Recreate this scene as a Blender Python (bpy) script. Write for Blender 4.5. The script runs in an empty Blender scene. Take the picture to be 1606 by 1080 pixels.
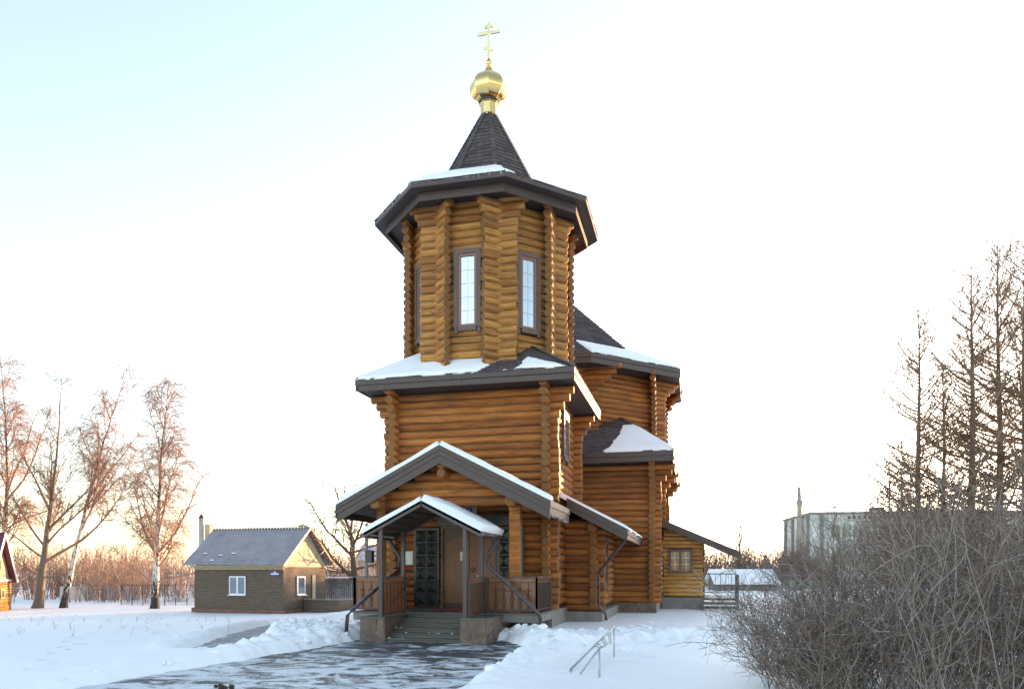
import bpy, math, random
import numpy as np
from mathutils import Vector, Matrix, noise

R = math.radians
scene = bpy.context.scene
col = scene.collection

# ------------------------------------------------------------------ camera
YAW = R(13.5)
EYE = 1.7
cam = bpy.data.cameras.new('camera')
camo = bpy.data.objects.new('camera', cam)
col.objects.link(camo)
camo.location = (0, 0, EYE)
camo.rotation_euler = (R(90), 0, YAW)
cam.sensor_width = 36
cam.lens = 1188 / 1606 * 36
cam.shift_y = 355 / 1606
cam.clip_start = 0.1
cam.clip_end = 4000
scene.camera = camo

# ------------------------------------------------------------------ sky, sun, exposure
SUN_AZ = R(65)          # measured from +X towards +Y (the sun stands behind and to the right)
SUN_EL = R(3.2)
world = bpy.data.worlds.new('World')
scene.world = world
world.use_nodes = True
wn = world.node_tree
wn.nodes.clear()
wo = wn.nodes.new('ShaderNodeOutputWorld')
wb = wn.nodes.new('ShaderNodeBackground')
sky = wn.nodes.new('ShaderNodeTexSky')
sky.sky_type = 'NISHITA'
sky.sun_disc = False
sky.sun_elevation = SUN_EL
sky.sun_rotation = R(90) - SUN_AZ     # clockwise from +Y
sky.altitude = 100
sky.air_density = 1.0
sky.dust_density = 0.6
sky.ozone_density = 1.8
wb.inputs['Strength'].default_value = 0.15
hs = wn.nodes.new('ShaderNodeHueSaturation')          # colour correction: tones down the yellow of the sky
hs.inputs['Saturation'].default_value = 0.64
wn.links.new(sky.outputs[0], hs.inputs['Color'])
wn.links.new(hs.outputs[0], wb.inputs['Color'])
wn.links.new(wb.outputs[0], wo.inputs['Surface'])

sun = bpy.data.lights.new('sun', 'SUN')
suno = bpy.data.objects.new('sun', sun)
col.objects.link(suno)
sun.energy = 3.0
sun.angle = R(0.5)
sun.color = (1.0, 0.57, 0.27)
sd = Vector((math.cos(SUN_AZ) * math.cos(SUN_EL), math.sin(SUN_AZ) * math.cos(SUN_EL), math.sin(SUN_EL)))
suno.rotation_euler = sd.to_track_quat('Z', 'Y').to_euler()
suno.location = sd * 200

vs = scene.view_settings
vs.view_transform = 'Standard'
vs.look = 'None'
vs.gamma = 1
vs.use_curve_mapping = False
vs.exposure = 2.98
scene.cycles.max_bounces = 6
scene.cycles.diffuse_bounces = 3
scene.cycles.glossy_bounces = 3
scene.cycles.transparent_max_bounces = 12
scene.cycles.use_denoising = True

# ------------------------------------------------------------------ helpers
rnd = random.Random(7)

def W(lat, dep, z=0.0):
    """place by metres to the right of and metres ahead of where the photographer stands"""
    return Vector((math.cos(YAW) * lat - math.sin(YAW) * dep, math.sin(YAW) * lat + math.cos(YAW) * dep, z))

WM = {}
def link(o, parent=None, mw=None):
    col.objects.link(o)
    mw = mw if mw is not None else Matrix.Identity(4)
    if parent is not None:
        o.parent = parent
        o.matrix_parent_inverse = WM[parent].inverted()
    o.matrix_basis = mw
    WM[o] = mw
    return o

def tag(o, label=None, cat=None, group=None, kind=None):
    if label: o['label'] = label
    if cat: o['category'] = cat
    if group: o['group'] = group
    if kind: o['kind'] = kind
    return o

def thing(name, loc, label, cat, group=None):
    o = bpy.data.objects.new(name, None)
    o.empty_display_size = 0.3
    link(o, None, Matrix.Translation(Vector(loc)))
    return tag(o, label, cat, group)

def part_empty(name, loc, parent):
    o = bpy.data.objects.new(name, None)
    o.empty_display_size = 0.2
    return link(o, parent, Matrix.Translation(Vector(loc)))

class MB:
    """collects vertices and faces, links them as one mesh object"""
    def __init__(s):
        s.v = []; s.f = []; s.sm = []
    def add(s, vs, fs, smooth=False):
        b = len(s.v)
        s.v.extend([tuple(p) for p in vs])
        for f in fs:
            s.f.append([i + b for i in f]); s.sm.append(smooth)
    def box(s, x0, x1, y0, y1, z0, z1):
        s.add([(x0,y0,z0),(x1,y0,z0),(x1,y1,z0),(x0,y1,z0),(x0,y0,z1),(x1,y0,z1),(x1,y1,z1),(x0,y1,z1)],
              [(0,3,2,1),(4,5,6,7),(0,1,5,4),(1,2,6,5),(2,3,7,6),(3,0,4,7)])
    def hexa(s, p):
        s.add(p, [(0,3,2,1),(4,5,6,7),(0,1,5,4),(1,2,6,5),(2,3,7,6),(3,0,4,7)])
    def bar(s, a, b, w, h=None, up=(0,0,1)):
        """square bar from a to b, w wide, h tall"""
        h = h or w
        a = Vector(a); b = Vector(b); d = (b - a).normalized()
        u = Vector(up)
        if abs(d.dot(u)) > 0.95: u = Vector((0, 1, 0))
        r = d.cross(u).normalized(); u = r.cross(d).normalized()
        r *= w / 2; u *= h / 2
        s.hexa([a-r-u, a+r-u, b+r-u, b-r-u, a-r+u, a+r+u, b+r+u, b-r+u])
    def tube(s, path, rad, k=10, caps=True, smooth=True):
        P = [Vector(p) for p in path]
        n = len(P)
        if not hasattr(rad, '__len__'): rad = [rad] * n
        b = len(s.v)
        ref = Vector((0, 0, 1))
        for i in range(n):
            t = (P[min(i+1, n-1)] - P[max(i-1, 0)]).normalized()
            rf = ref if abs(t.dot(ref)) < 0.93 else Vector((0.3, 1, 0)).normalized()
            x = t.cross(rf).normalized(); y = t.cross(x).normalized()
            for j in range(k):
                a = 2 * math.pi * j / k
                q = P[i] + (x * math.cos(a) + y * math.sin(a)) * rad[i]
                s.v.append((q.x, q.y, q.z))
        for i in range(n-1):
            for j in range(k):
                j2 = (j+1) % k
                s.f.append([b+i*k+j, b+i*k+j2, b+(i+1)*k+j2, b+(i+1)*k+j]); s.sm.append(smooth)
        if caps:
            s.f.append([b+j for j in range(k)][::-1]); s.sm.append(False)
            s.f.append([b+(n-1)*k+j for j in range(k)]); s.sm.append(False)
    def prism(s, poly, off):
        """polygon (3-d points) extruded by vector off"""
        n = len(poly); o = Vector(off)
        vs = [Vector(p) for p in poly] + [Vector(p) + o for p in poly]
        fs = [tuple(range(n))[::-1], tuple(range(n, 2*n))]
        for i in range(n):
            j = (i+1) % n
            fs.append((i, j, n+j, n+i))
        s.add(vs, fs)
    def lathe(s, prof, k=16, c=(0,0), smooth=True, rot=0.0):
        b = len(s.v); n = len(prof)
        for (r, z) in prof:
            for j in range(k):
                a = 2*math.pi*j/k + rot
                s.v.append((c[0]+r*math.cos(a), c[1]+r*math.sin(a), z))
        for i in range(n-1):
            for j in range(k):
                j2 = (j+1) % k
                s.f.append([b+i*k+j, b+i*k+j2, b+(i+1)*k+j2, b+(i+1)*k+j]); s.sm.append(smooth)
        s.f.append([b+j for j in range(k)][::-1]); s.sm.append(False)
        s.f.append([b+(n-1)*k+j for j in range(k)]); s.sm.append(False)
    def build(s, name, mat, parent=None, mw=None, kind=None, label=None):
        me = bpy.data.meshes.new(name)
        me.from_pydata(s.v, [], s.f)
        me.polygons.foreach_set('use_smooth', s.sm)
        if mat: me.materials.append(mat)
        me.update()
        o = bpy.data.objects.new(name, me)
        link(o, parent, mw)
        if kind: o['kind'] = kind
        if label: o['label'] = label
        return o

class Twigs:
    """many thin tapering tubes in one mesh, built with numpy"""
    def __init__(s, k=3):
        s.k = k; s.G = {}
    def add(s, P, rad, k=None):
        k = k or s.k
        P = np.asarray(P, float); n = len(P)
        rad = rad[0]+(rad[1]-rad[0])*np.arange(n)/(n-1) if len(rad) == 2 else np.asarray(rad, float)
        g = s.G.setdefault((n, k), ([], [])); g[0].append(P); g[1].append(rad)
    def arrays(s):
        Vs, Fs, base = [], [], 0
        for (n, k), (PL, RL) in s.G.items():
            P = np.stack(PL); rad = np.stack(RL); m = len(P)
            T = np.gradient(P, axis=1)
            T /= (np.linalg.norm(T, axis=2, keepdims=True)+1e-9)
            steep = np.abs(T[:, :, 2]).mean(1) >= 0.75
            ref = np.where(steep[:, None], np.array((0.9, 0.4, 0.1)), np.array((0.31, 0.2, 0.93)))[:, None, :]
            A = np.cross(T, np.broadcast_to(ref, T.shape)); A /= (np.linalg.norm(A, axis=2, keepdims=True)+1e-9)
            B = np.cross(T, A)
            an = np.arange(k)*2*np.pi/k
            V = P[:, :, None, :]+rad[:, :, None, None]*(A[:, :, None, :]*np.cos(an)[None, None, :, None]+B[:, :, None, :]*np.sin(an)[None, None, :, None])
            i = np.arange(n-1)[:, None]*k; j = np.arange(k)[None, :]; j2 = (j+1) % k
            F = np.stack([i+j, i+j2, i+k+j2, i+k+j], -1).reshape(1, -1, 4)+np.arange(m)[:, None, None]*(n*k)+base
            Vs.append(V.reshape(-1, 3)); Fs.append(F.reshape(-1, 4)); base += m*n*k
        return np.concatenate(Vs), np.concatenate(Fs)
    def build(s, name, mat, parent=None, mw=None, kind=None, smooth=True):
        V, F = s.arrays()
        return np_mesh(name, V, F, mat, parent, mw, kind, smooth)

def np_mesh(name, V, F, mat, parent=None, mw=None, kind=None, smooth=True):
    me = bpy.data.meshes.new(name)
    me.vertices.add(len(V)); me.vertices.foreach_set('co', V.astype(np.float32).ravel())
    m = F.shape[1]
    me.loops.add(F.size); me.loops.foreach_set('vertex_index', F.astype(np.int32).ravel())
    me.polygons.add(len(F))
    me.polygons.foreach_set('loop_start', np.arange(0, F.size, m, dtype=np.int32))
    try: me.polygons.foreach_set('loop_total', np.full(len(F), m, dtype=np.int32))
    except Exception: pass
    me.polygons.foreach_set('use_smooth', np.full(len(F), smooth, dtype=bool))
    me.update(calc_edges=True); me.validate()
    if mat: me.materials.append(mat)
    o = bpy.data.objects.new(name, me)
    link(o, parent, mw)
    if kind: o['kind'] = kind
    return o

def rotz(p, ang):
    return Matrix.Translation(Vector(p)) @ Matrix.Rotation(ang, 4, 'Z')

def nz(x, y, z=0.0, s=1.0):
    return noise.noise((x*s, y*s, z*s))

def fbm(x, y, z=0.0, s=1.0, o=4):
    t = 0; a = 1; n = 0
    for i in range(o):
        t += a * noise.noise((x*s + 17.3*i, y*s - 9.1*i, z*s)); n += a
        a *= 0.5; s *= 2.05
    return t / n

def sstep(a, b, x):
    t = min(1, max(0, (x-a)/(b-a)))
    return t*t*(3-2*t)

# ------------------------------------------------------------------ materials
class NT:
    def __init__(s, name):
        s.m = bpy.data.materials.new(name); s.m.use_nodes = True
        s.t = s.m.node_tree; s.N = s.t.nodes; s.L = s.t.links
        s.b = s.N['Principled BSDF']
    def n(s, kind, **kw):
        o = s.N.new('ShaderNode' + kind)
        for k, v in kw.items(): setattr(o, k, v)
        return o
    def l(s, a, b): s.L.new(a, b)
    def coord(s, scale=(1,1,1), rand=True, out='Object'):
        tc = s.n('TexCoord'); mp = s.n('Mapping')
        s.l(tc.outputs[out], mp.inputs['Vector'])
        mp.inputs['Scale'].default_value = scale
        if rand:
            oi = s.n('ObjectInfo'); mu = s.n('Math', operation='MULTIPLY'); mu.inputs[1].default_value = 37.0
            s.l(oi.outputs['Random'], mu.inputs[0]); cb = s.n('CombineXYZ')
            for i in range(3): s.l(mu.outputs[0], cb.inputs[i])
            s.l(cb.outputs[0], mp.inputs['Location'])
        return mp.outputs[0]
    def noise(s, vec, scale, detail=5, rough=0.55, dist=0.0):
        o = s.n('TexNoise'); s.l(vec, o.inputs['Vector'])
        o.inputs['Scale'].default_value = scale; o.inputs['Detail'].default_value = detail
        o.inputs['Roughness'].default_value = rough; o.inputs['Distortion'].default_value = dist
        return o.outputs['Fac']
    def ramp(s, fac, stops, interp='LINEAR'):
        o = s.n('ValToRGB'); s.l(fac, o.inputs[0]); e = o.color_ramp.elements
        o.color_ramp.interpolation = interp
        while len(e) < len(stops): e.new(0.5)
        for i, (p, c) in enumerate(stops):
            e[i].position = p
            e[i].color = (c, c, c, 1) if not hasattr(c, '__len__') else (c[0], c[1], c[2], 1)
        return o.outputs[0]
    def mix(s, fac, a, b, blend='MIX'):
        o = s.n('Mix', data_type='RGBA', blend_type=blend)
        for sock, v in ((o.inputs[0], fac), (o.inputs[6], a), (o.inputs[7], b)):
            if hasattr(v, 'is_linked'): s.l(v, sock)
            elif hasattr(v, '__len__'): sock.default_value = (v[0], v[1], v[2], 1)
            else: sock.default_value = v
        return o.outputs[2]
    def math(s, op, a, b=None, clamp=False):
        o = s.n('Math', operation=op, use_clamp=clamp)
        for sock, v in ((o.inputs[0], a), (o.inputs[1], b)):
            if v is None: continue
            if hasattr(v, 'is_linked'): s.l(v, sock)
            else: sock.default_value = v
        return o.outputs[0]
    def bump(s, h, strength=0.3, dist=0.02):
        o = s.n('Bump'); o.inputs['Strength'].default_value = strength; o.inputs['Distance'].default_value = dist
        s.l(h, o.inputs['Height']); s.l(o.outputs[0], s.b.inputs['Normal'])
    def col(s, c):
        if hasattr(c, 'is_linked'): s.l(c, s.b.inputs['Base Color'])
        else: s.b.inputs['Base Color'].default_value = (c[0], c[1], c[2], 1)
    def rough(s, r):
        if hasattr(r, 'is_linked'): s.l(r, s.b.inputs['Roughness'])
        else: s.b.inputs['Roughness'].default_value = r

M = {}

def mat_log(name, tones, weather=(0.27, 0.205, 0.115), wfac=0.6, endc=(0.25, 0.118, 0.04)):
    t = NT(name)
    v = t.coord((0.55, 6, 6))
    v2 = t.coord((1.3, 1.3, 1.3))
    g = t.noise(v, 2.2, 7, 0.6, 0.3)
    c = t.ramp(g, [(0.25, tones[0]), (0.5, tones[1]), (0.72, tones[2])])
    oi = t.n('ObjectInfo')
    rr = t.ramp(oi.outputs['Random'], [(0.0, (0.66, 0.58, 0.52)), (0.35, (0.95, 0.9, 0.86)), (0.7, (1.05, 1.05, 1.0)), (1.0, (1.2, 1.22, 1.1))])
    c = t.mix(1.0, c, rr, 'MULTIPLY')
    big = t.noise(v2, 1.1, 3)
    # weathered, sun-bleached upper sides
    gm = t.n('NewGeometry'); sep = t.n('SeparateXYZ'); t.l(gm.outputs['Normal'], sep.inputs[0])
    up = t.ramp(sep.outputs['Z'], [(0.25, 0.0), (0.7, 1.0)])
    wf = t.math('MULTIPLY', t.ramp(big, [(0.3, 0.15), (0.65, 1.0)]), wfac)
    wf2 = t.math('MULTIPLY', up, wf)
    c = t.mix(wf2, c, weather)
    # dark knots and stains
    vo = t.n('TexVoronoi'); t.l(t.coord((1.6, 5, 5)), vo.inputs['Vector']); vo.inputs['Scale'].default_value = 1.3
    kn = t.ramp(vo.outputs['Distance'], [(0.06, 1.0), (0.14, 0.0)])
    c = t.mix(t.math('MULTIPLY', kn, 0.75), c, (0.09, 0.035, 0.012))
    st = t.ramp(t.noise(t.coord((0.35, 3, 3)), 1.6, 4), [(0.54, 0.0), (0.72, 0.6)])
    c = t.mix(st, c, (0.12, 0.062, 0.026))
    # drying cracks along the log
    ck = t.ramp(t.noise(t.coord((0.22, 9, 9)), 2.6, 2, 0.5), [(0.478, 0.0), (0.5, 1.0), (0.522, 0.0)])
    ck = t.math('MULTIPLY', ck, t.ramp(big, [(0.42, 0.0), (0.56, 0.95)]))
    c = t.mix(ck, c, (0.07, 0.03, 0.012))
    # sawn ends: growth rings
    vt = t.n('VectorTransform', vector_type='NORMAL', convert_from='WORLD', convert_to='OBJECT')
    t.l(gm.outputs['True Normal'], vt.inputs[0]); sx = t.n('SeparateXYZ'); t.l(vt.outputs[0], sx.inputs[0])
    ef = t.ramp(t.math('ABSOLUTE', sx.outputs['X']), [(0.6, 0.0), (0.8, 1.0)])
    wv = t.n('TexWave', wave_type='RINGS', rings_direction='X'); t.l(t.coord((1, 1, 1), False), wv.inputs['Vector'])
    wv.inputs['Scale'].default_value = 14; wv.inputs['Distortion'].default_value = 2.5
    e = t.mix(wv.outputs['Fac'], tuple(x*0.78 for x in endc), endc)
    e = t.mix(t.ramp(big, [(0.35, 0.0), (0.7, 0.6)]), e, (0.155, 0.08, 0.033))
    c = t.mix(ef, c, e)
    t.col(c); t.rough(t.ramp(g, [(0.2, 0.55), (0.8, 0.8)])); t.b.inputs['Specular IOR Level'].default_value = 0.3
    h = t.math('ADD', g, t.math('MULTIPLY', ck, -1.2))
    t.bump(h, 0.6, 0.015)
    return t.m

def mat_plain(name, c, rough=0.6, var=0.18, scale=3.0, metal=0.0, bump=0.0, bscale=40, stretch=(1,1,1), spec=None):
    t = NT(name)
    v = t.coord(stretch)
    n = t.noise(v, scale, 5, 0.6)
    lo = tuple(x*(1-var) for x in c); hi = tuple(min(1, x*(1+var)) for x in c)
    t.col(t.ramp(n, [(0.3, lo), (0.7, hi)]))
    t.rough(t.ramp(n, [(0.3, max(0.03, rough-0.08)), (0.7, min(1, rough+0.08))]))
    t.b.inputs['Metallic'].default_value = metal
    if spec is not None: t.b.inputs['Specular IOR Level'].default_value = spec
    if bump: t.bump(t.noise(v, bscale, 4), bump, 0.01)
    return t.m

def mat_island(name, c1, c2, rough=0.8, c3=None, nscale=6):
    """colour varied from piece to piece inside one joined mesh"""
    t = NT(name)
    g = t.n('NewGeometry')
    st = [(0.0, c1), (1.0, c2)] if c3 is None else [(0.0, c1), (0.55, c2), (1.0, c3)]
    c = t.ramp(g.outputs['Random Per Island'], st)
    n = t.noise(t.coord((1,1,1), False), nscale, 4)
    c = t.mix(t.ramp(n, [(0.35, 0.0), (0.75, 0.4)]), c, tuple(x*0.6 for x in c1))
    t.col(c); t.rough(rough)
    return t.m

M['log'] = mat_log('log_wood', [(0.215, 0.066, 0.016), (0.35, 0.122, 0.029), (0.45, 0.185, 0.052)], weather=(0.185, 0.125, 0.065), wfac=0.75)
M['towerlog'] = mat_log('weathered_log_wood', [(0.25, 0.10, 0.025), (0.40, 0.182, 0.048), (0.52, 0.275, 0.088)], weather=(0.235, 0.185, 0.105), wfac=0.85)
M['plank'] = mat_log('plank_wood', [(0.36, 0.17, 0.045), (0.50, 0.26, 0.075), (0.58, 0.34, 0.12)], wfac=0.3)
M['honey'] = mat_log('honey_log', [(0.32, 0.14, 0.03), (0.42, 0.20, 0.045), (0.48, 0.26, 0.075)], wfac=0.2)
M['core'] = mat_plain('log_joint_caulk', (0.05, 0.022, 0.009), 0.9)
M['fascia'] = mat_plain('brown_fascia_board', (0.066, 0.045, 0.040), 0.5, 0.22, 2.0, bump=0.15, bscale=25, stretch=(0.4, 1, 4))
M['soffit'] = mat_plain('dark_soffit_board', (0.045, 0.033, 0.031), 0.6, 0.25, 2.0, stretch=(0.5, 4, 1))
M['shingle'] = mat_island('roof_shingle', (0.050, 0.040, 0.042), (0.105, 0.086, 0.086), 0.88, (0.080, 0.058, 0.056), 30)
M['deck'] = mat_plain('roof_felt', (0.06, 0.05, 0.052), 0.9)
def mat_snow():
    t = NT('snow')
    v = t.coord((1,1,1), False)
    n = t.noise(v, 9, 8, 0.65); n2 = t.noise(v, 0.9, 4)
    t.col(t.ramp(n2, [(0.3, (0.84, 0.865, 0.90)), (0.7, (0.89, 0.905, 0.93))]))
    t.rough(0.55)
    t.b.inputs['Specular IOR Level'].default_value = 0.25
    t.bump(n, 0.25, 0.03)
    return t.m
M['snow'] = mat_snow()
M['gold'] = mat_plain('gilded_metal', (0.83, 0.60, 0.24), 0.14, 0.05, 5, metal=1.0)
M['goldcross'] = mat_plain('gilded_cross_metal', (0.80, 0.66, 0.36), 0.3, 0.06, 5, metal=0.85)
M['trim'] = mat_plain('brown_window_trim', (0.115, 0.072, 0.058), 0.5, 0.2, 4, stretch=(1,1,0.4))
M['sash'] = mat_plain('reddish_window_sash', (0.24, 0.115, 0.075), 0.4, 0.12, 4)
M['white'] = mat_plain('white_plastic', (0.74, 0.76, 0.80), 0.35, 0.05, 3)
M['muntin'] = mat_plain('cream_muntin', (0.70, 0.70, 0.66), 0.4, 0.05, 3)
def mat_glass(name, c, rough=0.03, spec=1.0, metal=0.0):
    t = NT(name)
    n = t.noise(t.coord((1,1,1)), 0.8, 2)
    t.col(t.ramp(n, [(0.3, tuple(x*0.85 for x in c)), (0.7, c)])); t.rough(rough)
    t.b.inputs['Metallic'].default_value = metal
    t.b.inputs['Specular IOR Level'].default_value = spec
    t.bump(n, 0.05, 0.02)
    return t.m
M['glass'] = mat_glass('reflective_window_glass', (0.62, 0.70, 0.74), 0.04, 1.0, 0.75)
M['glassdark'] = mat_glass('dark_window_glass', (0.10, 0.12, 0.14), 0.05, 1.0, 0.0)
M['pipe'] = mat_plain('brown_painted_pipe', (0.062, 0.045, 0.044), 0.3, 0.1, 3)
M['steelframe'] = mat_plain('mauve_painted_steel', (0.066, 0.049, 0.050), 0.4, 0.15, 3)
M['blackdoor'] = mat_plain('dark_green_black_metal', (0.028, 0.031, 0.030), 0.32, 0.2, 3)
M['browndoor'] = mat_plain('brown_door_skin', (0.20, 0.088, 0.040), 0.42, 0.2, 1.5, stretch=(3, 3, 0.5))
M['lattice'] = mat_plain('olive_lattice', (0.14, 0.11, 0.06), 0.5, 0.1)
M['gunmetal'] = mat_plain('dark_iron', (0.045, 0.036, 0.033), 0.45, 0.15)
M['paper'] = mat_plain('white_paper', (0.72, 0.71, 0.68), 0.7, 0.04)
M['ink'] = mat_plain('grey_print', (0.22, 0.22, 0.23), 0.7, 0.1)
M['carpet'] = mat_plain('red_carpet', (0.28, 0.03, 0.04), 0.95, 0.2, 8)
M['slate'] = mat_plain('brown_slate_stone', (0.155, 0.105, 0.078), 0.62, 0.4, 2.2, bump=0.3, bscale=9)
M['mortar'] = mat_plain('grey_mortar', (0.26, 0.235, 0.21), 0.9, 0.2, 6)
M['concrete'] = mat_plain('grey_concrete', (0.22, 0.205, 0.19), 0.85, 0.25, 3, bump=0.2, bscale=20)
M['stepstone'] = mat_plain('wet_grey_step', (0.092, 0.090, 0.080), 0.5, 0.45, 4, bump=0.2, bscale=14, stretch=(0.4, 2, 1))
M['galv'] = mat_plain('galvanised_steel', (0.42, 0.45, 0.47), 0.4, 0.1, 6, metal=0.7)
M['beigewood'] = mat_plain('old_pine_boards', (0.42, 0.335, 0.225), 0.75, 0.25, 3, stretch=(3, 3, 0.3))
M['oldwood'] = mat_island('grey_weathered_boards', (0.115, 0.115, 0.12), (0.20, 0.195, 0.19), 0.85)
def mat_bronze_panel():
    t = NT('bronze_tinted_polycarbonate')
    N, L = t.N, t.L
    tr = t.n('BsdfTransparent'); tr.inputs[0].default_value = (0.85, 0.42, 0.13, 1)
    tl = t.n('BsdfTranslucent'); tl.inputs[0].default_value = (0.75, 0.26, 0.05, 1)
    df = t.n('BsdfDiffuse'); df.inputs[0].default_value = (0.50, 0.32, 0.19, 1)
    gl = t.n('BsdfGlossy'); gl.inputs[0].default_value = (0.8, 0.8, 0.8, 1); gl.inputs[1].default_value = 0.12
    m1 = t.n('MixShader'); m1.inputs[0].default_value = 0.45
    t.l(tr.outputs[0], m1.inputs[1]); t.l(df.outputs[0], m1.inputs[2])
    m2 = t.n('MixShader'); m2.inputs[0].default_value = 0.3
    t.l(m1.outputs[0], m2.inputs[1]); t.l(tl.outputs[0], m2.inputs[2])
    fr = t.n('Fresnel'); fr.inputs[0].default_value = 1.5
    m3 = t.n('MixShader'); t.l(fr.outputs[0], m3.inputs[0])
    t.l(m2.outputs[0], m3.inputs[1]); t.l(gl.outputs[0], m3.inputs[2])
    t.l(m3.outputs[0], N['Material Output'].inputs['Surface'])
    return t.m
M['bronze'] = mat_bronze_panel()
M['canopysheet'] = mat_plain('brown_canopy_sheet', (0.115, 0.078, 0.050), 0.35, 0.25, 3)
def mat_clear():
    t = NT('clear_pane')
    tr = t.n('BsdfTransparent'); tr.inputs[0].default_value = (0.86, 0.9, 0.9, 1)
    gl = t.n('BsdfGlossy'); gl.inputs[1].default_value = 0.03
    m = t.n('MixShader'); m.inputs[0].default_value = 0.05
    t.l(tr.outputs[0], m.inputs[1]); t.l(gl.outputs[0], m.inputs[2])
    t.l(m.outputs[0], t.N['Material Output'].inputs['Surface'])
    return t.m
M['clear'] = mat_clear()
M['red'] = mat_plain('orange_red_matte', (0.62, 0.10, 0.03), 0.7, 0.35, 8)
M['room'] = mat_plain('dim_room_wall', (0.10, 0.085, 0.07), 0.9)
M['blue'] = mat_plain('blue_enamel', (0.05, 0.07, 0.25), 0.4)
M['gutter'] = M['pipe']
def mat_ice():
    t = NT('clear_ice')
    t.col((0.75, 0.82, 0.88)); t.rough(0.08)
    t.b.inputs['Transmission Weight'].default_value = 0.6
    t.b.inputs['IOR'].default_value = 1.3
    return t.m
M['ice'] = mat_ice()

# ------------------------------------------------------------------ ground
DRIVE = [(-9.6, 2), (-6.25, 10.9), (-4.95, 14.5), (-3.95, 17.4), (-3.5, 19.0), (-0.35, 18.3), (0.45, 16.7), (-0.1, 14.2), (-0.75, 10.9), (-2.4, 2)]
PATH_L = [(-6.3, 15.7), (-6.75, 19.0), (-7.55, 25.8), (-10.5, 44.5)]
PATH_R = [(1.55, 15.75), (3.0, 16.9), (6.6, 20.3), (13, 27)]

def base_z(lat, dep):
    return -1.0 * sstep(18, 43, dep) * sstep(4, 12, -lat)

def np_sstep(a, b, x):
    t = np.clip((x-a)/(b-a), 0, 1)
    return t*t*(3-2*t)

def poly_sd(px, py, poly):
    d = np.full(px.shape, 1e9); inside = np.zeros(px.shape, bool)
    n = len(poly)
    for i in range(n):
        ax, ay = poly[i]; bx, by = poly[(i+1) % n]
        ex, ey = bx-ax, by-ay
        t = np.clip(((px-ax)*ex + (py-ay)*ey) / (ex*ex+ey*ey), 0, 1)
        d = np.minimum(d, np.hypot(px-ax-t*ex, py-ay-t*ey))
        cond = ((ay > py) != (by > py)) & (px < (bx-ax)*(py-ay)/(by-ay+1e-12)+ax)
        inside ^= cond
    return np.where(inside, -d, d)

def line_sd(px, py, line, hw):
    d = np.full(px.shape, 1e9)
    for (ax, ay), (bx, by) in zip(line[:-1], line[1:]):
        ex, ey = bx-ax, by-ay
        t = np.clip(((px-ax)*ex + (py-ay)*ey) / (ex*ex+ey*ey), 0, 1)
        d = np.minimum(d, np.hypot(px-ax-t*ex, py-ay-t*ey))
    return d - hw

def axis(fine0, fine1, step, far0, far1, g=1.22):
    a = list(np.arange(fine0, fine1, step))
    s = step; x = fine0
    lo = []
    while x > far0: s *= g; x -= s; lo.append(x)
    hi = []; s = step; x = a[-1]
    while x < far1: s *= g; x += s; hi.append(x)
    return np.array(lo[::-1] + a + hi)

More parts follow.
